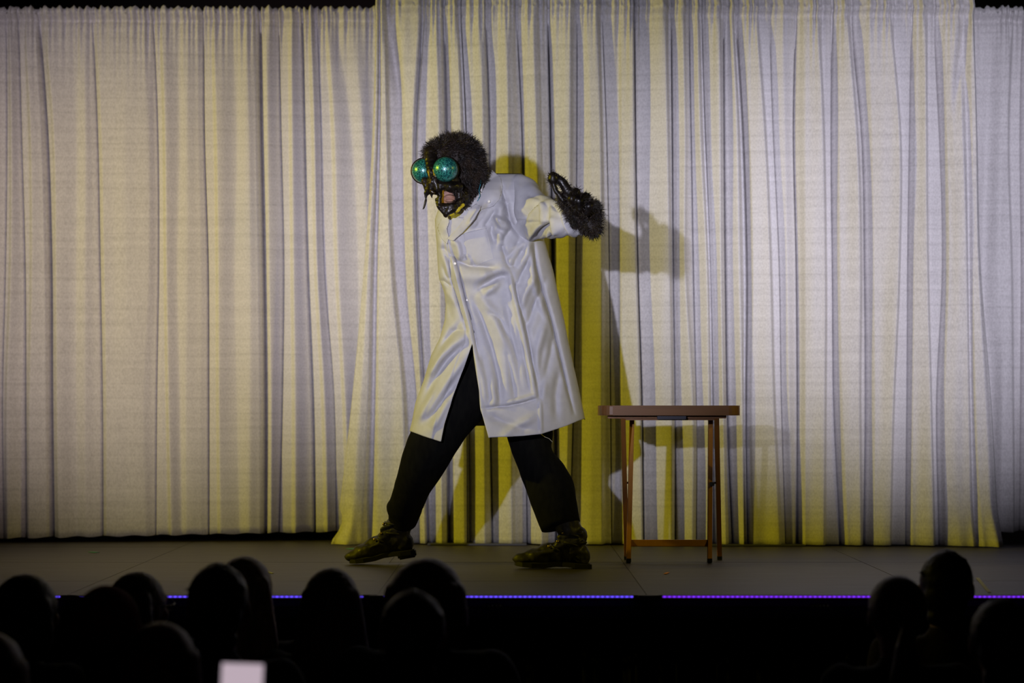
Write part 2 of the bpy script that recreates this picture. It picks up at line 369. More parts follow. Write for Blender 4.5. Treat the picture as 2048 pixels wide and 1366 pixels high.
leftK = [('V', .5, c(-60, -60, -60, -60, -60)), ('R', 0, c(-25, -25, -25, -25, -25)),
 ('C', .7, c(10, 11, 8, 2, 5), .7), ('R', 0, c(21, 23, 22, 14, 14)),
 ('C', .8, c(34, 39, 47, 48, 49), .9), ('R', 0, c(50, 61, 64, 59, 56)), ('V', .35, c(68, 80, 88, 90, 92)),
 ('C', .9, c(75, 90, 99, 100, 103), 1.5), ('R', 0, c(90, 107, 112, 114, 118)),
 ('V', .65, c(143, 150, 150, 150, 152)), ('V', .3, c(165, 170, 170, 170, 170)), ('V', .65, c(176, 184, 190, 192, 194)),
 ('C', .8, c(183, 192, 198, 202, 203), .7), ('V', .2, c(192, 202, 208, 212, 212)), ('V', .12, c(250, 250, 255, 255, 255)), ('V', .3, c(285, 295, 296, 285, 290)),
 ('C', .8, c(305, 313, 315, 311, 309), .7), ('R', 0, c(324, 330, 333, 337, 343)),
 ('V', .55, c(352, 357, 354, 358, 362)), ('V', .3, c(372, 374, 375, 372, 372)), ('V', .6, c(395, 394, 400, 398, 400)),
 ('C', .85, c(405, 406, 414, 415, 415), .9), ('R', 0, c(427, 433, 437, 438, 441)),
 ('V', .6, c(465, 472, 468, 472, 478)), ('V', .1, c(492, 497, 500, 500, 498)), ('V', .4, c(508, 510, 515, 518, 518)),
 ('C', .9, c(518, 521, 527, 530, 529), 1.8), ('R', 0, c(532, 535, 538, 542, 542), 1, .4),
 ('C', .8, c(556, 560, 566, 563, 556), .8), ('R', 0, c(582, 584, 587, 590, 590)),
 ('C', .85, c(603, 607, 614, 624, 628), 1.3), ('R', 0, c(622, 628, 634, 648, 655)),
 ('C', .75, c(634, 641, 648, 667, 672), .5), ('R', 0, c(655, 668, 676, 690, 700)),
 ('V', .7, c(672, 700, 715, 715, 715)), ('V', .2, c(705, 725, 735, 735, 735)), ('V', .8, c(740, 745, 760, 760, 760)), ('V', .5, c(800, 800, 800, 800, 800))]
curtain('curtain', leftK, -1, 11.25, 11.42, 0, 700, 14, 1072, 24, 'white woven drape hanging behind the audience at left of stage, set further back', seed=3, tilt=lambda x: 5-x*.02, amp=.55)
cenK = [('V', .4, c(751, 745, 727, 703, 670)), ('V', .05, c(754, 750, 736, 722, 700)), ('V', .1, c(756, 753, 741, 735, 722)),
 ('V', .75, c(759, 757, 749, 745, 738)), ('V', .1, c(763, 763, 758, 756, 752)), ('V', .05, c(765, 768, 770, 780, 790)), ('R', 0, c(768, 772, 782, 806, 812), 1, .8),
 ('V', .8, c(786, 800, 805, 830, 835)), ('V', .15, c(800, 812, 822, 838, 845)), ('R', 0, c(840, 826, 828, 842, 850), 1, .3),
 ('C', .8, c(845, 833, 836, 850, 858), .8), ('V', .6, c(856, 850, 852, 862, 868)), ('R', 0, c(872, 878, 880, 882, 884), 1, .3),
 ('C', .9, c(888, 893, 895, 897, 898), 1.1), ('V', .2, c(902, 906, 910, 908, 910)), ('R', 0, c(913, 922, 925, 928, 930), 1, .5),
 ('C', .8, c(921, 931, 935, 936, 937), .9), ('V', .4, c(940, 946, 948, 950, 950)), ('R', 0, c(960, 966, 966, 968, 970), 1, .3),
 ('C', .8, c(972, 979, 978, 980, 985), .8), ('V', .4, c(990, 996, 996, 1000, 1000)), ('R', 0, c(1012, 1016, 1018, 1022, 1024), 1, .3),
 ('C', .85, c(1034, 1044, 1048, 1052, 1055), .8), ('V', .3, c(1050, 1056, 1060, 1066, 1068)), ('R', 0, c(1066, 1072, 1078, 1082, 1084), 1, .3),
 ('V', .7, c(1081, 1084, 1090, 1094, 1098)), ('C', .9, c(1097, 1102, 1107, 1111, 1114), 1.6), ('V', .4, c(1108, 1112, 1118, 1122, 1124)), ('R', 0, c(1140, 1140, 1138, 1137, 1130)),
 ('C', .85, c(1155, 1155, 1152, 1148, 1140), .5), ('V', .5, c(1164, 1163, 1162, 1158, 1150)), ('V', .15, c(1176, 1183, 1186, 1186, 1186)), ('R', 0, c(1194, 1200, 1203, 1203, 1204), 1, .9),
 ('C', .9, c(1206, 1214, 1220, 1222, 1225), .5), ('V', .9, c(1238, 1238, 1237, 1239, 1242)), ('V', .45, c(1244, 1244, 1244, 1246, 1250)), ('R', 0, c(1265, 1267, 1272, 1280, 1284), 1, .85),
 ('C', .9, c(1271, 1273, 1278, 1286, 1290), .8), ('V', .75, c(1290, 1292, 1295, 1300, 1303)), ('R', 0, c(1330, 1334, 1339, 1343, 1343), 1, .8),
 ('C', .9, c(1345, 1347, 1348, 1351, 1352), .9), ('V', .5, c(1354, 1355, 1356, 1362, 1362)), ('R', 0, c(1366, 1370, 1370, 1385, 1385), 1, .5),
 ('C', .8, c(1380, 1384, 1389, 1392, 1395), .5), ('R', 0, c(1396, 1400, 1414, 1418, 1420)),
 ('C', .85, c(1405, 1412, 1422, 1428, 1430), .8), ('V', .5, c(1415, 1420, 1430, 1438, 1442)), ('R', 0, c(1438, 1440, 1442, 1446, 1452), 1, .7),
 ('C', .9, c(1450, 1451, 1454, 1458, 1469), 1.1), ('R', 0, c(1464, 1474, 1479, 1484, 1488)),
 ('C', .95, c(1476, 1489, 1497, 1495, 1494), 1.7), ('V', .35, c(1490, 1500, 1507, 1505, 1506)), ('R', 0, c(1512, 1528, 1540, 1547, 1560), 1, .85),
 ('C', .9, c(1542, 1549, 1562, 1566, 1575), .5), ('V', .55, c(1568, 1572, 1576, 1580, 1588)),
 ('C', .9, c(1595, 1591, 1597, 1599, 1599), 1.1), ('V', .3, c(1612, 1612, 1612, 1612, 1612)), ('R', 0, c(1635, 1645, 1650, 1649, 1648), 1, .8),
 ('C', .9, c(1668, 1667, 1669, 1672, 1685), 1.2), ('V', .35, c(1680, 1680, 1682, 1686, 1698)), ('R', 0, c(1694, 1712, 1720, 1719, 1722), 1, .8),
 ('C', .9, c(1706, 1727, 1734, 1736, 1733), 1.2), ('V', .3, c(1740, 1745, 1750, 1752, 1750)), ('R', 0, c(1780, 1798, 1797, 1786, 1781), 1, .9),
 ('C', .9, c(1827, 1824, 1820, 1819, 1817), .8), ('V', .4, c(1836, 1834, 1830, 1828, 1828)), ('R', 0, c(1850, 1852, 1855, 1861, 1868), 1, .9),
 ('C', .9, c(1872, 1884, 1890, 1879, 1884), .8), ('V', .3, c(1890, 1896, 1900, 1892, 1894)), ('V', .15, c(1905, 1908, 1920, 1920, 1920)), ('V', .1, c(1920, 1925, 1934, 1938, 1945)),
 ('V', .6, c(1930, 1936, 1941, 1945, 1952)), ('V', .15, c(1940, 1946, 1948, 1952, 1965)), ('V', .1, c(1946, 1952, 1958, 1972, 1985)), ('V', .5, c(1950, 1957, 1965, 1985, 2002))]
def flare(x, y):
    a = np.clip((790-x)/110., 0, 1)*max(0, (y-1000)/95.)**1.5
    b = np.clip((x-1890)/100., 0, 1)*max(0, (y-1000)/95.)**1.5
    bulge = -.10*a-.10*b
    wig = .02*np.sin(x*.16)*(a+b)
    fx = -6*a*np.clip((730-x)/60, 0, 1)
    if 1015 < y < 1075: fx = fx+12*np.clip((712-x)/40, 0, 1)*math.sin((y-1015)/60*math.pi)
    # swags hanging from the top corners
    s = max(0, 1-abs(y-120)/130.)
    g1 = np.exp(-((x-(772+(y-20)*.16))/9.)**2)*s; g2 = np.exp(-((x-(1932-(y-20)*.10))/9.)**2)*s
    return bulge+wig+.035*g1+.035*g2, fx
curtain('curtain', cenK, 1, 11.10, 10.90, 700, 2000, -22, 1094, 13, 'wide white woven centre drape in deep vertical folds behind the performer', flare=flare, seed=5)
rightK = [('V', .5, c(1880, 1880, 1880, 1880, 1880)), ('V', .3, c(1940, 1940, 1940, 1940, 1940)), ('V', .6, c(1990, 1975, 1970, 1985, 1985)), ('V', .1, c(2004, 2003, 2003, 2005, 2005)),
 ('R', 0, c(2022, 2016, 2022, 2025, 2026)), ('C', .85, c(2050, 2046, 2049, 2047, 2046), .8), ('V', .2, c(2062, 2062, 2062, 2062, 2062)), ('R', 0, c(2090, 2090, 2090, 2090, 2090)), ('V', .5, c(2120, 2120, 2120, 2120, 2120))]
curtain('curtain', rightK, 1, 11.12, 11.12, 1900, 2100, 13, 1064, 24, 'narrow strip of white woven drape at far right, behind the centre drape', seed=9)

# pipe-and-drape hardware behind the drapes
for px, D, lab in ((955, 11.20, 'steel drape stand whose base plate shows under the curtain between the performer boots'),
                   (1503, 11.12, 'steel drape stand whose dark base plate shows under the curtain right of the table')):
    g = P(px, 1100, D); st = empty('drape_stand', (g.x, g.y+.12, SZ))
    for nm, cc, ss, be in (('base_plate', (0, -.09, .005), (.46, .40, .008), .002), ('upright', (0, .08, 1.22), (.04, .04, 2.42), .008), ('base_pin', (0, .08, .03), (.06, .06, .05), .01)):
        bm = bmesh.new(); box_bm(bm, cc, ss, bevel=be); bm_obj(nm, bm, M['base'], st)
    tag(st, lab, 'stand')

# ------------------------------------------------------------------ folding table
tb = empty('folding_table', (P(1340, 1121, 9.9).x, -.1, SZ))
tag(tb, 'brown wooden folding snack table standing beside the performer in front of the drape', 'table')
def Tl(px, py, D): return P(px, py, D)-tb.location
# top: rounded rectangle slab
def slab(x0, x1, y0, y1, z0, z1, rc, name, m, parent):
    bm = bmesh.new(); pts = []
    for cx, cy, a0 in ((x1-rc, y1-rc, 0), (x0+rc, y1-rc, 90), (x0+rc, y0+rc, 180), (x1-rc, y0+rc, 270)):
        for k in range(7): t = math.radians(a0+15*k); pts.append((cx+rc*math.cos(t), cy+rc*math.sin(t)))
    lo = [bm.verts.new((x, y, z0)) for x, y in pts]; hi = [bm.verts.new((x, y, z1)) for x, y in pts]
    n = len(pts); bm.faces.new(lo[::-1]); bm.faces.new(hi)
    sd = [bm.faces.new((lo[i], lo[(i+1) % n], hi[(i+1) % n], hi[i])) for i in range(n)]
    ed = [e for e in bm.edges if abs(e.verts[0].co.z-e.verts[1].co.z) < 1e-6]
    bmesh.ops.bevel(bm, geom=ed, offset=.0035, segments=2, affect='EDGES')
    return bm_obj(name, bm, m, parent)
a = Tl(1201, 831, 9.72); b_ = Tl(1482, 811, 9.72)
slab(a.x, b_.x, a.y, a.y+.36, a.z, b_.z, .05, 'tabletop', M['wood_top'], tb)
zt = a.z
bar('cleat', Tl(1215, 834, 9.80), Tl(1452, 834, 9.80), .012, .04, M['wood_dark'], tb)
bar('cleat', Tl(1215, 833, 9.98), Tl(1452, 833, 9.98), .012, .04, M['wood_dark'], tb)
bm = bmesh.new(); q = Tl(1343, 835, 9.76); box_bm(bm, q, (.118, .03, .016), bevel=.002); bm_obj('latch_bracket', bm, M['frame'], tb)
Zf = 0.001
def leg(pt, pb, Dt, Db, m, wd=.019):
    A = Tl(pt, 833, Dt); A.z = zt-.001; B = Tl(pb, 1120, Db); B.z = .012
    bar('leg', B, A, wd, .03, m, tb, ref=Vector((0, 1, 0)))
    bar('foot_cap', Vector((B.x, B.y, .0)), B+(A-B)*.012, wd*1.05, .032, M['black'], tb, ref=Vector((0, 1, 0)))
    return A, B
A1, B1 = leg(1264, 1257, 9.98, 9.80, M['wood']); A2, B2 = leg(1421, 1419, 9.98, 9.80, M['wood'])
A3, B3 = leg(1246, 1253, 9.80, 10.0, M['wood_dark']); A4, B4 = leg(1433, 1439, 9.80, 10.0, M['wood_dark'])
t = .115; bar('stretcher', B1+(A1-B1)*t, B2+(A2-B2)*t, .028, .018, M['wood'], tb, ref=Vector((0, 1, 0)))
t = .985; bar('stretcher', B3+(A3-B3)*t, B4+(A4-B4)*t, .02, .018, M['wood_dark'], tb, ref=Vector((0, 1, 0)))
for (A, B, A_, B_) in ((A1, B1, A3, B3), (A2, B2, A4, B4)):
    q1 = B+(A-B)*.53; q2 = B_+(A_-B_)*.53; 
    tube('pivot_bolt', [q1+(q2-q1)*.1, q2-(q2-q1)*.1], .0045, M['frame'], tb)
q = Tl(1424, 968, 9.87); box('hinge_stop', q, (.018, .035, .016), M['frame'], tb, bevel=.002)

# ------------------------------------------------------------------ the performer
perf = empty('person', (P(980, 1130, 9.56).x, -.44, SZ))
tag(perf, 'performer in white lab coat and hairy insect mask striding with one gloved arm raised', 'person')
OFF = perf.location
def Q(px, py, D): return P(px, py, D)-OFF
K = 9.5/F     # metres per pixel near the performer
def loft(rows, n=40, name='x', noise=0, cap_=True):
    """rows: (xl,yl,xr,yr,D,b): ring whose image-plane diameter runs from left to right point, half depth b"""
    Cn = [(Q(r[0], r[1], r[4])+Q(r[2], r[3], r[4]))/2 for r in rows]
    U = [(Q(r[2], r[3], r[4])-Q(r[0], r[1], r[4]))/2 for r in rows]
    # resample
    N_ = len(rows)*6
    t = np.linspace(0, len(rows)-1, N_); idx = np.arange(len(rows))
    cv = np.array([[catmull(idx, [q[k] for q in Cn], t_) for k in range(3)] for t_ in t])
    uv = np.array([[catmull(idx, [q[k] for q in U], t_) for k in range(3)] for t_ in t])
    bb = np.array([catmull(idx, [r[5] for r in rows], t_) for t_ in t])
    G = np.zeros((N_, n, 3)); tg = np.gradient(cv, axis=0)
    for i in range(N_):
        u = Vector(uv[i]); T = Vector(tg[i]).normalized(); w_ = u.cross(T)
        w_ = w_.normalized() if w_.length > 1e-6 else Vector((0, 1, 0))
        if w_.y < 0: w_ = -w_
        for j in range(n):
            a_ = 2*math.pi*j/n
            f = 1+noise*(math.sin(a_*3+i*.55)+.7*math.sin(a_*5-i*.8+1)+.5*math.sin(i*1.3+a_))
            G[i, j] = Vector(cv[i])+(u*math.cos(a_)+w_*bb[i]*math.sin(a_))*f
    return grid_mesh(name, G, closed=True, cap=cap_)

# --- body under the clothes: one continuous skin
bm = bmesh.new()
HEAD = Q(912, 345, 9.42); NB = Q(962, 400, 9.50)
ell(bm, Q(915, 338, 9.43), (.082, .088, .10)); ell(bm, Q(897, 392, 9.37), (.045, .05, .045))
cap(bm, Q(925, 375, 9.44), Q(968, 425, 9.50), .052, .066)
HIP = Q(1005, 670, 9.56); CH = Q(985, 470, 9.51)
chain(bm, [Q(985, 430, 9.5), CH, Q(995, 570, 9.53), HIP, Q(1005, 700, 9.56)], [.085, .100, .10, .11, .11])
cap(bm, Q(1035, 405, 9.48), Q(905, 445, 9.56), .045, .04)
SHL = Q(1040, 410, 9.47); ELB = Q(1098, 440, 9.27); WR = Q(1166, 445, 9.02)
chain(bm, [SHL, ELB, WR], [.05, .038, .028])
chain(bm, [Q(902, 450, 9.55), Q(915, 540, 9.62), Q(908, 600, 9.62)], [.045, .036, .026])
chain(bm, [Q(985, 700, 9.55), Q(872, 880, 9.51), Q(812, 1040, 9.70)], [.075, .045, .030])
chain(bm, [Q(1035, 700, 9.58), Q(1062, 880, 9.55), Q(1128, 1050, 9.47)], [.075, .042, .030])
body = link('body', fuse('body', bm, .009, 3), M['skin'], perf)

# --- trousers
tr_rows1 = [(945, 660, 1062, 670, 9.57, .12), (925, 710, 1050, 720, 9.56, .115), (885, 770, 1010, 775, 9.54, .10), (838, 830, 964, 838, 9.52, .088), (820, 866, 937, 868, 9.51, .08),
            (806, 905, 912, 905, 9.51, .075), (794, 950, 880, 955, 9.56, .07), (787, 977, 862, 980, 9.60, .066), (779, 1002, 850, 1006, 9.64, .064), (773, 1014, 845, 1018, 9.66, .064),
            (777, 1028, 840, 1032, 9.68, .062), (777, 1037, 833, 1048, 9.70, .064)]
tr_rows2 = [(960, 665, 1090, 665, 9.57, .12), (965, 715, 1090, 715, 9.57, .115), (985, 770, 1092, 770, 9.57, .10), (1004, 830, 1098, 830, 9.56, .09), (1013, 870, 1106, 868, 9.56, .085),
            (1024, 906, 1104, 898, 9.55, .08), (1037, 940, 1128, 930, 9.54, .08), (1050, 975, 1146, 962, 9.52, .078), (1063, 1012, 1153, 1000, 9.48, .076), (1083, 1063, 1160, 1042, 9.455, .078)]
tro = empty('trousers'); tro.parent = perf
link('trouser_leg', loft(tr_rows1, 36, 'trouser_leg', .006, True), M['trouser'], tro)
link('trouser_leg', loft(tr_rows2, 36, 'trouser_leg', .006, True), M['trouser'], tro)
tube('loose_thread', [Q(1083, 869, 9.44), Q(1090, 874, 9.43), Q(1098, 877, 9.43), Q(1105, 884, 9.43)], .0006, M['lint'], tro)

# --- lab coat
cr = np.array([ # py, xl, xr, Dc, b
 (348, 990, 1040, 9.50, .02), (353, 982, 1050, 9.50, .045), (365, 960, 1060, 9.50, .075), (380, 932, 1064, 9.50, .10), (400, 899, 1066, 9.50, .12),
 (418, 878, 1068, 9.50, .135), (440, 871, 1070, 9.51, .14), (480, 874, 1087, 9.52, .145), (541, 877.5, 1105, 9.53, .15), (560, 880, 1109, 9.53, .15),
 (580, 890, 1113, 9.53, .15), (610, 893, 1120, 9.54, .155), (640, 891, 1127, 9.54, .16), (677, 881, 1134, 9.54, .165), (710, 864, 1141, 9.55, .175),
 (763, 848, 1153, 9.55, .19), (806, 832, 1162, 9.55, .20), (840, 826, 1169, 9.55, .21), (890, 814, 1181, 9.55, .22)])
def cf(k, y): return np.interp(y, cr[:, 0], cr[:, k])
def xA(y): return np.interp(y, [348, 470, 529, 597, 652, 685, 797, 849, 885], [908, 901, 914, 931, 946, 946, 905, 889, 882])
def xB(y): return np.interp(y, [348, 470, 529, 597, 652, 690, 723, 781, 818, 875], [900, 893, 905, 922, 937, 945, 950, 958, 961, 977])
def xPl(y): return np.interp(y, [348, 470, 529, 597, 652, 690], [900, 893, 906, 923, 938, 945])
S = []   # relief strokes: points, width px, height m (+ towards the viewer)
def st(pts, wd, h): S.append((np.array(pts, float), wd, h))
# placket, seams
st([(893, 478), (906, 529), (923, 597), (938, 652), (951, 720), (959, 790), (966, 830)], 5, .009)
st([(901, 490), (915, 529), (931, 597), (946, 652), (958, 720)], 3, -.008)
st([(896, 520), (904, 560), (918, 610), (934, 662)], 3, -.010)
st([(1067, 486), (1072, 530), (1078, 556), (1088, 591), (1101, 634), (1123, 726), (1135, 778), (1147, 827)], 4, -.014)
st([(1060, 486), (1064, 530), (1066, 560), (1078, 600), (1092, 640)], 6, .010)
st([(1020, 551), (1027, 584), (1046, 664), (1061, 738), (1073, 800)], 5, .012)
st([(1025, 548), (1034, 590), (1054, 664), (1069, 738), (1078, 795)], 5, -.010)
st([(1073, 797), (1045, 806), (1015, 812), (963, 817)], 3, -.009); st([(1073, 790), (1045, 799), (1012, 806)], 4, .007)
# skirt folds
st([(948, 600), (965, 640), (985, 700), (998, 760), (1000, 810)], 8, -.013); st([(952, 700), (965, 760), (972, 808)], 6, .009)
st([(955, 585), (985, 625), (1010, 690), (1030, 760)], 9, .009); st([(975, 830), (1010, 845), (1060, 862)], 9, -.008)
st([(1010, 600), (1030, 680), (1045, 740)], 9, -.009); st([(1092, 640), (1075, 700), (1070, 760)], 8, .010); st([(1110, 660), (1095, 720), (1080, 790)], 7, -.010)
st([(1090, 560), (1065, 620), (1052, 660)], 7, -.012); st([(1075, 545), (1050, 590), (1040, 620)], 7, .010)
st([(1000, 880), (1030, 855), (1075, 830)], 8, .006); st([(1080, 800), (1082, 868)], 3, .005)
# left flap diagonals
st([(938, 668), (905, 690), (875, 722), (855, 765)], 9, .013); st([(925, 690), (895, 720), (868, 760), (850, 800)], 8, -.015)
st([(915, 755), (892, 790), (868, 825), (845, 850)], 10, -.014); st([(935, 708), (905, 750), (875, 800), (850, 838)], 8, .010)
st([(930, 660), (905, 662), (885, 690)], 6, -.010)
# waist and chest
st([(955, 582), (972, 566), (1000, 552), (1020, 548)], 9, -.018); st([(960, 560), (985, 545), (1010, 530)], 8, .006)
st([(893, 500), (915, 522), (940, 532), (970, 534), (995, 537)], 6, -.015); st([(900, 545), (930, 552), (960, 553), (985, 545)], 14, .012)
st([(1005, 495), (1012, 520), (1022, 543)], 5, -.010); st([(1060, 482), (1035, 500), (1020, 540), (990, 552)], 10, .012)
st([(1050, 490), (1030, 520), (1024, 540)], 7, -.016); st([(1056, 520), (1040, 555), (1035, 575)], 7, -.012)
st([(1012, 392), (1015, 420), (1024, 450), (1045, 478)], 6, -.018); st([(1000, 400), (1000, 440), (1012, 480)], 8, .008)
st([(988, 435), (1000, 440), (1020, 452)], 5, .012); st([(985, 445), (982, 465), (990, 490)], 7, -.012)
st([(905, 482), (915, 490), (920, 510), (915, 520)], 6, .010); st([(883, 490), (892, 510), (905, 525)], 6, -.012); st([(878, 470), (885, 500), (893, 530), (897, 555)], 6, .010)
st([(925, 512), (938, 518), (950, 530)], 5, -.007); st([(968, 410), (950, 432), (935, 455)], 6, .010); st([(985, 400), (962, 430), (950, 452)], 6, -.008)
st([(877, 560), (890, 562), (905, 575)], 4, -.010); st([(880, 575), (900, 590), (915, 615)], 6, .008); st([(895, 600), (905, 640)], 6, -.006)
st([(1004, 370), (1008, 395), (1012, 410)], 4, -.010); st([(995, 415), (975, 445), (968, 455)], 5, -.009); st([(975, 412), (962, 432), (945, 455)], 5, .009)
st([(992, 440), (1004, 452), (1020, 458)], 5, .009); st([(1008, 430), (1022, 447), (1026, 458)], 4, -.010); st([(995, 462), (1003, 478), (1006, 492)], 5, .009)
st([(1020, 458), (1006, 480), (1004, 500)], 5, -.009); st([(1040, 478), (1030, 500), (1012, 520)], 6, -.009); st([(1058, 484), (1054, 510), (1040, 540)], 5, .009)
st([(887, 500), (900, 516), (914, 524)], 4, .008); st([(930, 508), (940, 520), (944, 530)], 4, .007); st([(888, 532), (893, 550), (900, 562)], 4, -.009)
st([(958, 575), (975, 580), (990, 572)], 5, .007); st([(1000, 560), (985, 580), (965, 590)], 6, .008); st([(975, 620), (1000, 640), (1018, 680)], 6, -.008)
st([(1025, 640), (1038, 700), (1050, 770)], 6, .008); st([(1098, 690), (1088, 740), (1086, 800)], 7, .009); st([(1118, 740), (1110, 790), (1112, 840)], 8, -.009)
st([(985, 760), (990, 800), (985, 812)], 6, .007); st([(1010, 690), (1022, 740), (1030, 800)], 6, -.008); st([(890, 700), (868, 735), (856, 750)], 5, .008)
st([(900, 790), (880, 830), (865, 860)], 7, .010); st([(870, 780), (850, 815), (838, 840)], 6, .009); st([(925, 640), (900, 675), (880, 700)], 6, -.008)
def relief(px, py):
    out = np.zeros_like(px)
    for pts, wd, h in S:
        best = np.full_like(px, 1e9); ln = np.zeros_like(px); tot = len(pts)-1
        for i in range(tot):
            a_ = pts[i]; d = pts[i+1]-a_; L2 = d@d
            t = np.clip(((px-a_[0])*d[0]+(py-a_[1])*d[1])/L2, 0, 1)
            dist = (px-a_[0]-t*d[0])**2+(py-a_[1]-t*d[1])**2
            k = dist < best; best = np.where(k, dist, best); ln = np.where(k, (i+t)/tot, ln)
        fade = np.clip(np.minimum(ln, 1-ln)*4+.25, 0, 1)
        out += 1.8*h*np.exp(-best/(wd*wd))*fade
    return out
nc = 420; nr = 210
s = np.linspace(0, 1, nc)
# spend most columns on the visible front
s = np.interp(s, [0, .55, .75, 1], [0, .34, .66, 1]) if False else s
hemx = [800, 821, 850, 883, 884, 930, 976, 977, 1046, 1083, 1138, 1169, 1185]; hemy = [862, 863, 873, 883, 883, 880, 876, 875, 872, 868, 852, 840, 836]
G = np.zeros((nr, nc, 3)); y_ = np.full(nc, 348.); ybot = np.full(nc, 860.)
def ring(y):
    xl_, xr_, Dc, b_ = cf(1, y), cf(2, y), cf(3, y), cf(4, y); xc = (xl_+xr_)/2; a_ = (xr_-xl_)/2
    tB = np.arccos(np.clip((xB(y)-xc)/a_, -.98, .98)); tA = np.arccos(np.clip((xA(y)-xc)/a_, -.98, .98))-2*np.pi
    tA = np.where(np.asarray(tA) < -2*np.pi+.02, -2*np.pi+.02, tA); th = tB+(tA-tB)*s
    return xc+a_*np.cos(th), th, Dc, b_
x0, th, _, _ = ring(np.full(nc, 870.))
front = np.sin(th) > 0
ybot = np.where(front, np.interp(x0, hemx, hemy), 851-3*np.cos(th))
# smooth the transition at the silhouettes
kk = np.clip(-np.sin(th)*3, 0, 1); edge = np.where(np.cos(th) > 0, 840, 863)
ybot = np.where(front, ybot, edge*(1-kk)+np.interp(np.cos(th), [-1, -.5, .3, .8, 1], [862, 852, 851, 842, 834])*kk)
for i in range(nr):
    t = i/(nr-1); y = 348+(ybot-348)*t
    x, th, Dc, b_ = ring(y); fr = np.clip(np.sin(th)*4, 0, 1)
    rl = relief(x, y)*fr
    rl += np.where(np.sin(th) < 0, .012*np.sin(th*9)*np.clip((y-560)/200, 0, 1), 0)
    # plain softness of cloth
    rl += .0025*np.sin(x*.055+y*.021)+.002*np.sin(x*.02-y*.05+1)
    D = Dc-b_*np.sign(np.sin(th))*np.abs(np.sin(th))**.8-rl+np.where(s > .975, .005, 0)
    G[i, :, 0] = (x-1024)/F*D-OFF.x; G[i, :, 1] = D-10-OFF.y; G[i, :, 2] = CZ+(HY-y)/F*D-OFF.z
coat = link('lab_coat', grid_mesh('lab_coat', G), M['coat'], perf)
sd = coat.modifiers.new('s', 'SOLIDIFY'); sd.thickness = .003; sd.offset = -1
def coatD(px, py):
    px = np.asarray(px, float); py = np.asarray(py, float)
    xl_, xr_, Dc, b_ = cf(1, py), cf(2, py), cf(3, py), cf(4, py); xc = (xl_+xr_)/2; a_ = (xr_-xl_)/2
    sn = np.sqrt(np.clip(1-((px-xc)/a_)**2, .02, 1))
    return Dc-b_*sn**.8-relief(px, py)
# sleeves
SV = [(1008, 372, 1022, 492, 9.53, .085), (1030, 350, 1042, 488, 9.50, .08), (1050, 353, 1060, 484, 9.43, .068), (1068, 376, 1076, 480, 9.35, .058), (1085, 391, 1092, 477, 9.26, .052),
      (1105, 401, 1110, 476, 9.18, .050), (1125, 407, 1134, 475, 9.11, .048), (1144, 417, 1156, 472, 9.05, .046), (1152, 424, 1164, 466, 9.03, .042)]
me = loft(SV, 90, 'sleeve', .0, False)
co_ = np.array([v.co for v in me.vertices]); rows_ = len(SV)*6
nn = 90
S1 = S; S = []
st([(1023, 368), (1021, 418), (1030, 450)], 4, -.012); st([(1045, 444), (1054, 423), (1082, 401)], 4, -.013); st([(1054, 450), (1062, 428), (1084, 410)], 5, .007)
st([(1085, 405), (1088, 442)], 4, .008); st([(1095, 402), (1094, 444)], 4, -.006); st([(1030, 444), (1092, 446)], 3, -.005)
st([(1066, 480), (1084, 460), (1099, 446)], 5, -.020); st([(1056, 476), (1074, 458), (1094, 438)], 6, .008); st([(1105, 432), (1113, 468)], 5, .013)
st([(1096, 470), (1102, 455)], 4, .012); st([(1117, 424), (1124, 451), (1136, 476)], 4, -.016); st([(1128, 425), (1134, 445), (1147, 470)], 4, .012); st([(1140, 428), (1146, 448), (1158, 470)], 4, -.014)
st([(1056, 390), (1082, 392)], 5, -.007); st([(1035, 360), (1040, 400), (1038, 430)], 8, .008); st([(1104, 405), (1112, 420)], 4, -.008); st([(1150, 422), (1158, 450), (1166, 466)], 3, .010)
pxs = []; pys = []
for v in me.vertices:
    q = v.co+OFF; D = q.y+10; pxs.append(q.x/D*F+1024); pys.append(HY-(q.z-CZ)/D*F)
rl_ = relief(np.array(pxs), np.array(pys)); S = S1
for k, v in enumerate(me.vertices):
    i, j = divmod(k, nn)
    nrm = Vector(v.co-Vector(co_[(i*nn):(i*nn+nn)].mean(axis=0))).normalized()
    fz = max(0, min(1, .5-nrm.y*2))
    v.co += nrm*(rl_[k]*fz+.0025*math.sin(pxs[k]*.13+pys[k]*.07)+.002*math.sin(i*.9+j*.2))
slv = link('sleeve', me, M['coat'], coat)
sd = slv.modifiers.new('s', 'SOLIDIFY'); sd.thickness = .003
SV2 = [(876, 420, 930, 440, 9.55, .05), (872, 450, 928, 455, 9.56, .055), (878, 500, 935, 505, 9.58, .05), (884, 545, 938, 548, 9.60, .048), (884, 570, 930, 580, 9.61, .044), (893, 600, 928, 604, 9.62, .04)]
link('sleeve', loft(SV2, 40, 'sleeve', .012, True), M['coat'], coat)
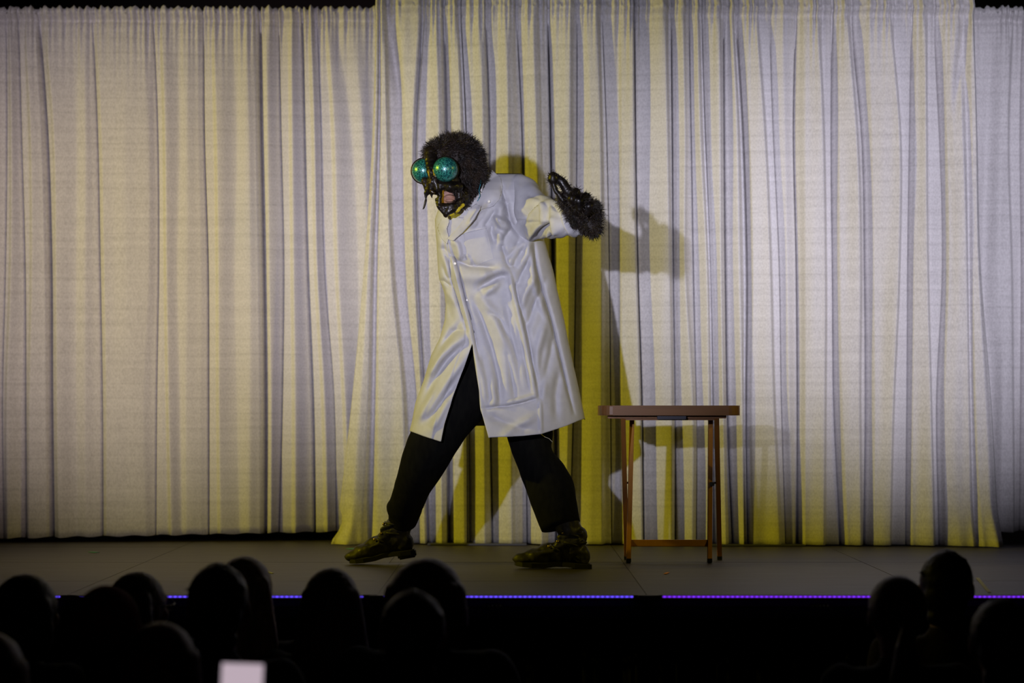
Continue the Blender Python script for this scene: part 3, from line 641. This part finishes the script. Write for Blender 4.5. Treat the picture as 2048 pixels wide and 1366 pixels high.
# patches lying on the coat
def patch(name, poly, off, m, parent, thick=.003, Dfun=None, res=2.0, bend=0):
    poly = np.array(poly, float); x0, y0 = poly.min(0); x1, y1 = poly.max(0)
    bm = bmesh.new(); vs = [bm.verts.new((p[0], p[1], 0)) for p in poly]; bm.faces.new(vs)
    for a_, b__, stp, axis in ((x0, x1, res, 0), (y0, y1, res, 1)):
        q = a_+stp
        while q < b__:
            co3 = (q, 0, 0) if axis == 0 else (0, q, 0); no = (1, 0, 0) if axis == 0 else (0, 1, 0)
            bmesh.ops.bisect_plane(bm, geom=bm.verts[:]+bm.edges[:]+bm.faces[:], plane_co=co3, plane_no=no); q += stp
    cx, cy = poly.mean(0)
    for v in bm.verts:
        px, py = v.co.x, v.co.y
        D = (Dfun or coatD)(px, py)-off-bend*math.exp(-(((px-cx)**2+(py-cy)**2)/((x1-x0)**2*.12)))
        v.co = Q(px, py, float(D))
    o = bm_obj(name, bm, m, parent, True); s_ = o.modifiers.new('s', 'SOLIDIFY'); s_.thickness = thick; s_.offset = 1
    return o
pocket = patch('chest_pocket', [(927, 467), (940, 462), (972, 456), (975, 470), (981, 495), (986, 517), (965, 525), (944, 532), (936, 515), (930, 490)], .004, M['coat'], coat)
def seam(pts, r=.0007, off=.006, parent=coat, m=None):
    out = []
    for i in range(len(pts)-1):
        for k in range(6):
            t = k/6.; px = pts[i][0]*(1-t)+pts[i+1][0]*t; py = pts[i][1]*(1-t)+pts[i+1][1]*t; out.append(Q(px, py, float(coatD(px, py))-off))
    out.append(Q(*pts[-1], float(coatD(*pts[-1]))-off))
    return tube('seam_stitching', out, r, m or M['stitch'], parent)
seam([(927, 467), (972, 456), (986, 517), (944, 532)], off=.0075, parent=pocket)
seam([(1067, 486), (1078, 556), (1088, 591), (1101, 634), (1123, 726), (1135, 778), (1150, 838)], off=.001)
seam([(1020, 551), (1027, 584), (1046, 664), (1061, 738), (1073, 800), (1080, 862)], off=.001)
def ND(px, py): return np.interp(px, [870, 900, 930, 965, 1000], [9.40, 9.365, 9.36, 9.385, 9.43])+0*py
collar = patch('collar', [(984, 340), (1001, 354), (1006, 376), (999, 398), (986, 412), (962, 419), (950, 413), (959, 392), (967, 368)], .0, M['coat'], coat,
               Dfun=lambda px, py: min(float(coatD(px, py))-.008, 9.50-.10*math.sqrt(max(0, (py-340)/80.))), bend=.012)
patch('collar_stand', [(968, 366), (963, 388), (952, 410), (932, 436), (914, 436), (927, 424), (942, 410), (957, 388)], .0, M['coat'], coat, Dfun=lambda px, py: 9.385-.001*(950-px)*.2, bend=.008)
patch('lapel', [(950, 408), (962, 412), (950, 438), (925, 466), (905, 482), (893, 478), (906, 466), (927, 440), (940, 418)], .022, M['coat'], coat, thick=.005, bend=.014)
patch('lapel', [(897, 430), (884, 437), (876, 455), (884, 478), (895, 488), (898, 474), (894, 458), (899, 444)], .010, M['coat'], coat, bend=.008)
for bx, by, oo in ((978, 403, .02), (910, 527, .010), (935, 600, .008)):
    D = min(float(coatD(bx, by))-oo, 9.40 if bx == 978 else 99); q = Q(bx, by, D)
    bm = bmesh.new(); bmesh.ops.create_cone(bm, cap_ends=True, segments=16, radius1=.0055, radius2=.005, depth=.0025, matrix=Matrix.Translation(q) @ Matrix.Rotation(math.pi/2, 4, 'X')); bm_obj('button', bm, M['button'], coat)
cd = [Q(962, 352, 9.40), Q(961, 368, 9.375), Q(958, 380, 9.37), Q(960, 392, 9.37), Q(955, 402, 9.37)]
tube('neck_cord', cd, .0012, M['cord'], perf)

# --- boots
def boot(name, toe, heel, D, pitch_extra=0, shaft_top=(0, 0)):
    """local frame: x from heel (0) to toe (1) in length L; z up"""
    root = empty(name); root.parent = perf
    T = Q(*toe, D); H = Q(*heel, D); ax = (T-H); Ln = ax.length; ax.normalize(); up = Vector((0, 1, 0)).cross(ax)
    if up.z < 0: up = -up
    sdv = Vector((0, 1, 0))
    def B(u, v, s=0): return H+ax*(u*Ln)+up*v+sdv*s
    bm = bmesh.new()
    R = Matrix((ax, sdv, up)).transposed().to_quaternion()
    ell(bm, B(.86, .036), (.055, .040, .026), R); ell(bm, B(.70, .045), (.065, .046, .036), R); ell(bm, B(.52, .058), (.07, .040, .044), R)
    ell(bm, B(.16, .052), (.044, .038, .048), R); ell(bm, B(.32, .07), (.07, .038, .055), R)
    stp = Q(*shaft_top, D); cap(bm, B(.24, .08), stp, .044, .052); cap(bm, B(.36, .07), B(.20, .13), .040, .044)
    for k, (u, v) in enumerate(((.30, .11), (.27, .135), (.33, .095), (.62, .062), (.2, .10))):   # creases
        cap(bm, B(u+.16, v-.01, -.034), B(u-.12, v+.008, -.042), .010, .008)
    up_ = link('boot_upper', fuse('boot_upper', bm, .0055, 3, (.03, .010)), M['boot'], root)
    # sole and heel
    prof = [(.0, .9), (.06, 1), (.22, .98), (.4, .75), (.6, .95), (.78, 1.1), (.9, .95), (.98, .55), (1.0, .2)]
    bm = bmesh.new(); lo = []; hi = []
    seq = [(u, w_) for u, w_ in prof]+[(u, -w_) for u, w_ in prof[::-1]]
    for u, w_ in seq:
        z0 = .012+(.012*math.sin(min(1, max(0, (u-.25)/.25))*math.pi))*0
        arch = .010*math.exp(-((u-.36)/.10)**2)+.012*max(0, u-.85)*4
        lo.append(bm.verts.new(B(u, .002+arch, w_*.040))); hi.append(bm.verts.new(B(u, .020+arch, w_*.042)))
    n = len(seq); bm.faces.new(lo[::-1]); bm.faces.new(hi)
    for i in range(n): bm.faces.new((lo[i], lo[(i+1) % n], hi[(i+1) % n], hi[i]))
    bm_obj('sole', bm, M['sole'], root)
    bm = bmesh.new(); box_bm(bm, B(.125, .006), (.075, .074, .034), Matrix((ax, sdv, up)).transposed(), .006); bm_obj('heel_block', bm, M['sole'], root)
    # straps and buckles
    for u, v, du in ((.26, .14, .20), (.30, .105, .24), (.50, .085, .10)):
        pts = [B(u-.02+du*math.cos(a_)*.62, v+.012*math.cos(a_)-.004, -.049*math.sin(a_)) for a_ in np.linspace(.1, math.pi-.1, 12)]
        s_ = tube('boot_strap', pts, .0055, M['boot'], root)
        bm = bmesh.new(); ell(bm, B(u+du*.62, v+.004, -.040), (.006, .006, .007), sub=2); bm_obj('boot_buckle', bm, M['brass'], s_, True)
    return root
boot('boot', (700, 1131), (831, 1108), 9.70, shaft_top=(806, 1035))
boot('boot', (1029, 1135), (1183, 1138), 9.46, shaft_top=(1133, 1040))

# --- mask
mask = empty('insect_mask'); mask.parent = perf
def qe(bm, px, py, D, rx, ry, rz=None): ell(bm, Q(px, py, D), (rx*K, (rz or rx)*K, ry*K))
def qc(bm, a_, b_, r1, r2): cap(bm, Q(*a_), Q(*b_), r1*K, r2*K)
bm = bmesh.new()
qe(bm, 912, 320, 9.43, 54, 50, 54); qe(bm, 922, 345, 9.44, 48, 55, 50); qe(bm, 880, 312, 9.37, 30, 30, 34); qe(bm, 925, 375, 9.43, 36, 34, 36)
bm2 = bm
scalp = fuse('fur_scalp', bm2, .007, 4, (.02, .008)); scalp_o = link('fur_scalp', scalp, M['fur'], mask)
bm = bmesh.new()
qc(bm, (862, 306, 9.32), (863, 345, 9.275), 14, 10); qc(bm, (866, 345, 9.28), (862, 378, 9.29), 11, 7); qc(bm, (866, 345, 9.28), (874, 380, 9.28), 9, 6)
qc(bm, (850, 362, 9.31), (856, 385, 9.30), 8, 5); qc(bm, (856, 380, 9.30), (872, 384, 9.29), 7, 6); qc(bm, (851, 385, 9.30), (852, 400, 9.30), 3.4, 2.6); qc(bm, (852, 400, 9.30), (848, 415, 9.30), 2.8, 2.4)
qc(bm, (846, 418, 9.30), (851, 409, 9.30), 1.8, 1.8); qc(bm, (862, 385, 9.29), (864, 396, 9.29), 3, 1.5)
qc(bm, (874, 362, 9.29), (880, 392, 9.285), 7, 5); qc(bm, (880, 390, 9.285), (878, 414, 9.285), 5, 3.5); qc(bm, (878, 412, 9.285), (892, 430, 9.29), 5, 5)
qc(bm, (876, 372, 9.29), (900, 372, 9.28), 8, 9); qc(bm, (900, 374, 9.28), (917, 374, 9.30), 11, 10); qc(bm, (917, 374, 9.31), (919, 402, 9.31), 7, 6)
qc(bm, (919, 402, 9.31), (905, 417, 9.29), 8, 8); qc(bm, (905, 417, 9.29), (893, 425, 9.29), 9, 7); qc(bm, (886, 415, 9.29), (905, 411, 9.285), 6, 6); qc(bm, (872, 398, 9.29), (876, 416, 9.29), 3, 2)
qe(bm, 893, 360, 9.31, 26, 14, 16); qe(bm, 852, 345, 9.35, 16, 26, 18); qe(bm, 905, 392, 9.37, 30, 32, 22); qe(bm, 925, 395, 9.36, 16, 24, 18)
face = link('latex_face', fuse('latex_face', bm, .0036, 2, (.012, .006)), M['latex'], mask)
bm = bmesh.new(); qc(bm, (858, 342, 9.264), (861, 354, 9.256), 4, 3.5); qc(bm, (868, 340, 9.262), (871, 354, 9.256), 3.5, 3); qc(bm, (863, 352, 9.262), (860, 366, 9.27), 3, 1.5); qc(bm, (862, 382, 9.272), (868, 386, 9.272), 3, 3)
bm_b = fuse('ochre_brow', bm, .0032, 2); link('ochre_brow', bm_b, M['ochre'], mask)['label'] = 'ochre yellow ridge between the eyes'
for (ex, ey, D, r_) in ((891, 339, 9.27, 24.5), (848, 342, 9.35, 24)):
    bm = bmesh.new(); ell(bm, (0, 0, 0), (r_*K, r_*K, r_*K), sub=5); o = bm_obj('compound_eye', bm, M['eye'], mask, True); o.location = Q(ex, ey, D)
    bm = bmesh.new(); pts = [Q(ex+r_*1.0*math.cos(t_), ey+r_*1.0*math.sin(t_), D+.022) for t_ in np.linspace(0, 2*math.pi, 25)]
    chain(bm, pts, [.006]*25); rim = bm_obj('eye_rim', bm, M['latex'], mask, True)
bm = bmesh.new(); qe(bm, 899, 397, 9.315, 12, 9, 8); qe(bm, 899, 393, 9.303, 9, 2.6, 5); qe(bm, 899, 401, 9.30, 8, 3.4, 5)
link('mouth', fuse('mouth', bm, .003, 2), M['skin'], mask)['label'] = 'wearer\'s pinkish mouth and chin showing through the mask opening'
bm = bmesh.new(); qc(bm, (902, 428, 9.30), (916, 419, 9.30), 5, 5); qc(bm, (918, 416, 9.30), (926, 410, 9.31), 4, 4)
link('yellow_throat', fuse('yellow_throat', bm, .003, 1), M['yellow'], mask)['label'] = 'mustard yellow throat patch under the chin'

def strands(name, pts, parent, ln=(.016, .034), wd=.0013, down=.4, n=None, curl=.8, outp=1.0):
    V = []; Fc = []
    for (p, nr_) in pts:
        L_ = random.uniform(*ln); t1 = Vector(nr_)*outp+Vector((random.gauss(0, .5), random.gauss(0, .5), random.gauss(-down, .5)))
        t1.normalize(); cur = Vector((random.gauss(0, 1), random.gauss(0, 1), random.gauss(-.3, 1)))*curl
        side = t1.cross(Vector((random.gauss(0, .3), 1, random.gauss(0, .3)))); side = side.normalized() if side.length > .01 else Vector((1, 0, 0))
        b0 = len(V); q = Vector(p)
        for k in range(5):
            w_ = wd*(1-k/4.6); V.append(q-side*w_); V.append(q+side*w_); q = q+(t1+cur*(k/4.)).normalized()*(L_/4)
        for k in range(4): Fc.append((b0+2*k, b0+2*k+1, b0+2*k+3, b0+2*k+2))
    o = link(name, to_mesh(name, V, Fc), M['fur'], parent); o['kind'] = 'stuff'; return o
def sample(o, n, test=lambda px, py, D: True):
    me = o.data; vs = me.vertices; out = []; tries = 0
    while len(out) < n and tries < n*8:
        tries += 1; v = vs[random.randrange(len(vs))]; q = v.co+OFF; D = q.y+10; px = q.x/D*F+1024; py = HY-(q.z-CZ)/D*F
        if test(px, py, D): out.append((v.co.copy(), v.normal.copy()))
    return out
strands('fur', sample(scalp_o, 8500, lambda x, y, D: not (x < 915 and y > 318 and D < 9.40) and not (x < 950 and y > 402)), mask)
strands('fur', sample(face, 260, lambda x, y, D: x > 905 and y > 380), mask, ln=(.008, .02))

# --- raised hairy glove
def hand_prims(bm, W, fing, thumb, palm_pts, rs):
    for a_, b_, r1, r2 in palm_pts: cap(bm, a_, b_, r1, r2)
    for f in fing: chain(bm, f, rs[:len(f)])
    chain(bm, thumb, [.0125, .0115, .010, .0085][:len(thumb)])
Wd = 8.97
bm = bmesh.new()
W = Q(1178, 450, 9.0)
palm = [(W, Q(1150, 402, 8.96), .027, .018), (W, Q(1160, 404, 8.98), .028, .018), (W, Q(1171, 410, 9.01), .028, .018), (W, Q(1181, 418, 9.04), .028, .018), (Q(1160, 445, 9.02), Q(1150, 418, 8.97), .024, .018), (Q(1150, 440, 9.04), W, .026, .028)]
fingers = [[Q(1148, 400, 8.96), Q(1136, 382, 8.95), Q(1124, 364, 8.95), Q(1109, 353, 8.95)],
           [Q(1160, 402, 8.98), Q(1152, 385, 8.93), Q(1144, 398, 8.90), Q(1150, 412, 8.92)],
           [Q(1172, 408, 9.01), Q(1172, 394, 8.95), Q(1158, 402, 8.90), Q(1160, 418, 8.91)],
           [Q(1184, 420, 9.04), Q(1192, 410, 8.98), Q(1178, 412, 8.92), Q(1172, 426, 8.93)]]
thumb = [Q(1150, 422, 8.97), Q(1127, 402, 8.94), Q(1112, 382, 8.94), Q(1104, 360, 8.94)]
hand_prims(bm, W, fingers, thumb, palm, [.019, .0185, .018, .0165])
ell(bm, Q(1106, 357, 8.945), (.021, .021, .026)); cap(bm, Q(1118, 388, 8.95), Q(1140, 404, 8.96), .008, .020)
glove = link('hairy_glove', fuse('hairy_glove', bm, .0035, 2, (.02, .004)), M['latex'], perf)
bm = bmesh.new(); 
qe(bm, 1176, 428, 9.0, 20, 27, 20); qc(bm, (1148, 428, 9.0), (1184, 456, 9.0), 13, 16); qc(bm, (1140, 396, 8.98), (1182, 420, 9.02), 9, 15); qc(bm, (1126, 400, 8.98), (1160, 430, 9.0), 9, 15); qc(bm, (1186, 425, 9.0), (1188, 455, 9.0), 14, 14)
gf = link('fur_backing', fuse('fur_backing', bm, .006, 2, (.015, .010)), M['fur'], glove)
strands('fur', sample(gf, 2600), glove, ln=(.014, .034), down=.1, outp=.9)
strands('fur', sample(glove, 900, lambda x, y, D: x > 1116 or y < 376), glove, ln=(.008, .020), down=.1)
# lowered glove, mostly behind the coat
bm = bmesh.new(); W2 = Q(910, 603, 9.62)
k_ = [Q(905, 628, 9.61), Q(909, 630, 9.63), Q(913, 629, 9.65), Q(916, 626, 9.665)]
hand_prims(bm, W2, [[k, k+Vector((-.006, -.004, -.030)), k+Vector((-.002, -.012, -.052)), k+Vector((.004, -.018, -.066))] for k in k_], [W2, Q(900, 618, 9.60), Q(898, 630, 9.59), Q(898, 640, 9.59)],
           [(W2, k, .024, .013) for k in k_], [.011, .010, .009, .008])
g2 = link('hairy_glove', fuse('hairy_glove', bm, .004, 2), M['latex'], perf)
strands('fur', sample(g2, 500), g2, ln=(.008, .016))

# ------------------------------------------------------------------ the audience
def seated_sets(arm_up=False):
    """body, top and trousers of a seated figure facing +y; head top about z=1.30"""
    def arms(bm, g, hands):
        for sx in (-1, 1):
            up = arm_up and sx == 1
            sh = Vector((sx*.175, 0, .985)); el = Vector((sx*.235, .07, .73)); wr = Vector((sx*.13, .29, .615))
            if up: el = Vector((.22, .20, .86)); wr = Vector((.06, .34, 1.0))
            chain(bm, [sh, el, wr], [.052+g, .041+g, .027+g])
            if hands:
                d = (wr-el).normalized(); s_ = Vector((-sx, .1, 0)).normalized()
                if up: d = Vector((-.1, .2, 1)).normalized(); s_ = Vector((-1, 0, 0))
                pc = wr+d*.02; 
                for f in range(4):
                    b_ = wr+d*.085+s_*(f-1.5)*.019; n_ = s_.cross(d); n_ = n_ if n_.z < 0 else -n_
                    if up: n_ = Vector((0, 1, 0))
                    cap(bm, pc, b_, .020, .012)
                    l_ = (.034, .040, .037, .029)[f]
                    chain(bm, [b_, b_+d*l_+n_*.006, b_+d*l_*1.6+n_*.022], [.0105, .0095, .0085])
                chain(bm, [wr+d*.02-s_*.02, wr+d*.055-s_*.043, wr+d*.085-s_*.048], [.014, .012, .010])
    bm = bmesh.new()
    chain(bm, [(0, 0, .50), (0, -.02, .62), (0, -.02, .80), (0, 0, .93)], [.13, .115, .125, .10])
    cap(bm, (-.16, 0, .975), (.16, 0, .975), .055, .055)
    cap(bm, (-.07, -.01, .72), (-.09, -.01, .90), .10, .10); cap(bm, (.07, -.01, .72), (.09, -.01, .90), .10, .10)
    chain(bm, [(0, 0, .98), (0, .015, 1.06), (0, .03, 1.12)], [.062, .052, .052])
    # head: skull, jaw, nose, brow, ears, eyes, lips
    ell(bm, (0, .035, 1.195), (.074, .092, .097)); ell(bm, (0, .065, 1.145), (.056, .062, .062)); cap(bm, (0, .112, 1.10), (0, .10, 1.11), .022, .03)
    cap(bm, (0, .118, 1.205), (0, .136, 1.170), .009, .014); cap(bm, (-.035, .110, 1.215), (.035, .110, 1.215), .014, .014)
    for sx in (-1, 1):
        ell(bm, (sx*.078, .03, 1.178), (.011, .018, .032)); ell(bm, (sx*.031, .110, 1.195), (.014, .012, .010)); cap(bm, (sx*.052, .088, 1.165), (sx*.045, .10, 1.15), .02, .015)
    cap(bm, (-.022, .122, 1.140), (.022, .122, 1.140), .007, .007)
    arms(bm, 0, True)
    for sx in (-1, 1):
        chain(bm, [(sx*.09, 0, .50), (sx*.12, .44, .52), (sx*.12, .46, .10)], [.085, .055, .036]); cap(bm, (sx*.12, .45, .05), (sx*.13, .60, .035), .036, .03)
    body_ = fuse('seated_body', bm, .0085, 3)
    bm = bmesh.new()
    chain(bm, [(0, 0, .50), (0, -.02, .62), (0, -.02, .80), (0, 0, .93)], [.150, .135, .140, .115])
    cap(bm, (-.16, 0, .972), (.16, 0, .972), .068, .068); cap(bm, (-.08, -.01, .72), (-.10, -.01, .90), .11, .11); cap(bm, (.08, -.01, .72), (.10, -.01, .90), .11, .11)
    cap(bm, (0, 0, .98), (0, .012, 1.035), .075, .062); arms(bm, .012, False)
    top_ = fuse('seated_top', bm, .012, 4, (.06, .012))
    bm = bmesh.new(); cap(bm, (-.06, 0, .50), (.06, 0, .50), .135, .135)
    for sx in (-1, 1): chain(bm, [(sx*.09, 0, .50), (sx*.12, .44, .52), (sx*.12, .46, .12)], [.10, .070, .055])
    tro_ = fuse('seated_trousers', bm, .014, 4)
    sh_ = []
    for sx in (-1, 1): bm = bmesh.new(); cap(bm, (sx*.12, .44, .052), (sx*.13, .60, .044), .048, .040); sh_.append(fuse('seated_shoe', bm, .012, 2))
    return body_, top_, tro_, sh_
SETA = seated_sets(); SETB = seated_sets(True)
HAIR = {}
def hairmesh(kind):
    if kind in HAIR: return HAIR[kind]
    bm = bmesh.new()
    if kind == 'short':
        ell(bm, (0, .022, 1.212), (.084, .098, .094)); ell(bm, (0, -.018, 1.165), (.072, .060, .068)); cap(bm, (-.03, -.03, 1.10), (.03, -.03, 1.10), .03, .03)
        for k in range(22):
            a_ = random.uniform(0, 6.28); e_ = random.uniform(.1, 1.5); p = Vector((.082*math.cos(a_)*math.cos(e_), .022+.096*math.sin(a_)*math.cos(e_), 1.212+.093*math.sin(e_)))
            if p.y < .1: cap(bm, p, p+Vector((random.gauss(0, .010), random.gauss(-.01, .008), random.gauss(-.006, .008))), .008, .003)
    elif kind == 'long':
        ell(bm, (0, .018, 1.208), (.088, .102, .098)); 
        for k in range(17):
            a_ = math.radians(-30-120*k/16.); x = .078*math.cos(a_); y = .02+.082*math.sin(a_)
            chain(bm, [(x, y, 1.22), (x*1.25, y*1.1-.006, 1.12), (x*1.5, y*1.15-.012, 1.02), (x*1.62+random.gauss(0, .006), y*1.15-.02, .94+random.gauss(0, .012))], [.026, .026, .024, .012])
    elif kind == 'bob':
        ell(bm, (0, .018, 1.205), (.092, .104, .098))
        for k in range(15):
            a_ = math.radians(-10-160*k/14.); x = .080*math.cos(a_); y = .02+.082*math.sin(a_)
            chain(bm, [(x, y, 1.21), (x*1.12, y*1.1-.006, 1.12), (x*1.02, y*1.05, 1.06)], [.028, .028, .016])
    elif kind == 'tail':
        ell(bm, (0, .018, 1.208), (.086, .102, .098)); ell(bm, (0, -.02, 1.17), (.07, .06, .06)); ell(bm, (0, -.10, 1.17), (.03, .03, .028))
        chain(bm, [(0, -.11, 1.17), (-.02, -.14, 1.10), (-.04, -.13, 1.0), (-.05, -.12, .92)], [.022, .030, .026, .008])
    elif kind == 'knit':
        ell(bm, (0, .02, 1.215), (.092, .108, .100)); 
        for k in range(24):
            a_ = 2*math.pi*k/24; b2 = 2*math.pi*(k+1)/24
            cap(bm, (.090*math.cos(a_), .02+.104*math.sin(a_), 1.19), (.090*math.cos(b2), .02+.104*math.sin(b2), 1.19), .014, .014)
    me = fuse('hair_'+kind, bm, .007, 5 if kind == 'short' else 2, (.015, .004)); HAIR[kind] = me; return me
def hmat(name, c1, c2): return noise_mat(name, c1, c2, (70, 70, 6), rough=.5, bump=.6, bdist=.004)
HM = {'black': hmat('hair_black', (.010, .008, .007), (.024, .018, .015)), 'brown': hmat('hair_brown', (.06, .034, .018), (.15, .09, .05)),
      'blonde': hmat('hair_blonde', (.28, .18, .08), (.50, .34, .17)), 'red': hmat('hair_auburn', (.07, .018, .010), (.16, .04, .022)), 'grey': hmat('hair_grey', (.08, .075, .07), (.2, .19, .18))}
KN = noise_mat('maroon_knit', (.14, .010, .014), (.20, .018, .022), (120, 120, 120), rough=.95, bump=.5)
CAPM = mat('dark_cap', (.01, .009, .01), .8)
CL = {n: noise_mat('cloth_'+n, a_, b_, (60, 60, 60), rough=.9, bump=.1) for n, a_, b_ in (('black', (.012, .012, .014), (.02, .02, .024)), ('navy', (.03, .04, .07), (.045, .055, .09)), ('brown', (.03, .02, .014), (.05, .034, .024)), ('plaid', (.04, .04, .036), (.16, .15, .12)), ('maroon', (.03, .008, .008), (.05, .014, .012)))}
TRM = CL['black']
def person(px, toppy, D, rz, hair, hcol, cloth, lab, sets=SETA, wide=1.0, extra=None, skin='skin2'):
    hz = CZ+(HY-toppy)/F*D; hh = 1.318 if hair != 'none' else 1.295
    s_ = hz/hh; loc = P(px, toppy, D); r = empty('person', (loc.x, loc.y-.02, 0)); r.scale = (s_*wide, s_*wide, s_); r.rotation_euler = (0, 0, math.radians(rz))
    def add(nm, me, m):
        o = bpy.data.objects.new(nm, me); C.objects.link(o); o.parent = r
        if not me.materials: me.materials.append(m)
        o.material_slots[0].link = 'OBJECT'; o.material_slots[0].material = m; return o
    add('body', sets[0], M[skin]); add('top', sets[1], CL[cloth]); add('trousers', sets[2], TRM); add('shoe', sets[3][0], M['black']); add('shoe', sets[3][1], M['black'])
    if hair == 'knit': o = add('hair', hairmesh('short'), HM[hcol]); o.scale = (.98, .98, .97); o.location = (0, 0, .02); add('knit_hat', hairmesh('knit'), KN)
    elif hair != 'none': add('hair', hairmesh(hair), HM[hcol])
    tag(r, lab, 'person', 'seated audience members in front of the stage')
    if extra: extra(r)
    return r
def glasses(r):
    g = empty('glasses'); g.parent = r
    for sx in (-1, 1):
        pts = [Vector((sx*.033+.024*math.cos(t_), .138, 1.19+.019*math.sin(t_))) for t_ in np.linspace(0, 2*math.pi, 17)]
        tube('lens_rim', pts, .002, M['black'], g); tube('temple_arm', [(sx*.057, .137, 1.195), (sx*.084, .10, 1.195), (sx*.084, .02, 1.19), (sx*.082, 0, 1.175)], .0022, M['black'], g)
    tube('bridge', [(-.009, .139, 1.193), (.009, .139, 1.193)], .002, M['black'], g)
def capx(r):
    bm = bmesh.new(); ell(bm, (0, .02, 1.222), (.094, .110, .092)); o = fuse('crown', bm, .008, 1)
    c_ = empty('baseball_cap'); c_.parent = r; link('crown', o, CAPM, c_)
    bm = bmesh.new(); ell(bm, (0, .12, 1.205), (.072, .085, .008)); bm_obj('brim', bm, CAPM, c_, True)
person(45, 1137, 6.9, -28, 'bob', 'black', 'black', 'person seen from behind at far left with dark chin-length hair, cheek faintly lit')
person(268, 1135, 7.35, -35, 'long', 'brown', 'black', 'person with long brown hair and glasses, head turned right, behind the maroon hat', extra=glasses)
person(214, 1168, 6.3, 4, 'knit', 'black', 'plaid', 'person seen from behind wearing a dark maroon knit hat and patterned top')
person(487, 1104, 7.35, -8, 'long', 'blonde', 'black', 'person with long blonde hair showing to the right of a broad dark head')
person(436, 1119, 6.6, 0, 'short', 'black', 'navy', 'broad-shouldered person with short black hair in dark navy top, in front of blonde hair', wide=1.02)
person(663, 1127, 7.25, 3, 'long', 'brown', 'black', 'person seen from behind with long brown hair below the performer\'s front boot')
person(850, 1105, 6.85, -12, 'bob', 'brown', 'navy', 'tall person with full dark hair seated below the gap between the performer\'s boots', wide=1.12)
person(826, 1172, 5.95, 2, 'short', 'black', 'navy', 'person with rounded dark hair and dark blue top in front of the tall full-haired person')
person(322, 1232, 5.9, 0, 'bob', 'red', 'black', 'nearest person at left with dark auburn hair, low in the picture')
person(-22, 1252, 5.7, 0, 'bob', 'red', 'maroon', 'person mostly cut off by the left edge of the picture, dark auburn hair')
person(1890, 1093, 7.4, -12, 'short', 'black', 'brown', 'person with short dark hair and one ear visible, highest head at right')
person(1796, 1142, 6.8, 6, 'tail', 'brown', 'black', 'person with brown hair tied in a ponytail, leftmost head of the right group')
person(2002, 1190, 6.2, 0, 'short', 'black', 'black', 'person with dark hair cut off by the right edge of the picture')
# phone and the person holding it low in front
holder = person(470, 1440, 4.30, 0, 'short', 'black', 'black', 'person mostly out of view holding up the glowing phone near the bottom left', sets=SETB)
ph = empty('phone', P(484, 1370, 4.62)); ph.rotation_euler = (math.radians(-8), math.radians(2), 0)
bm = bmesh.new(); box_bm(bm, (0, 0, -.03), (.086, .009, .15), bevel=.003); bm_obj('phone_body', bm, M['black'], ph)
bm = bmesh.new(); box_bm(bm, (0, -.0055, -.03), (.080, .002, .142), bevel=.0008); bm_obj('screen', bm, M['screen'], ph)['label'] = 'glowing pinkish-white screen'
tag(ph, 'phone with glowing pinkish-white screen held up near the bottom left of the picture', 'phone')
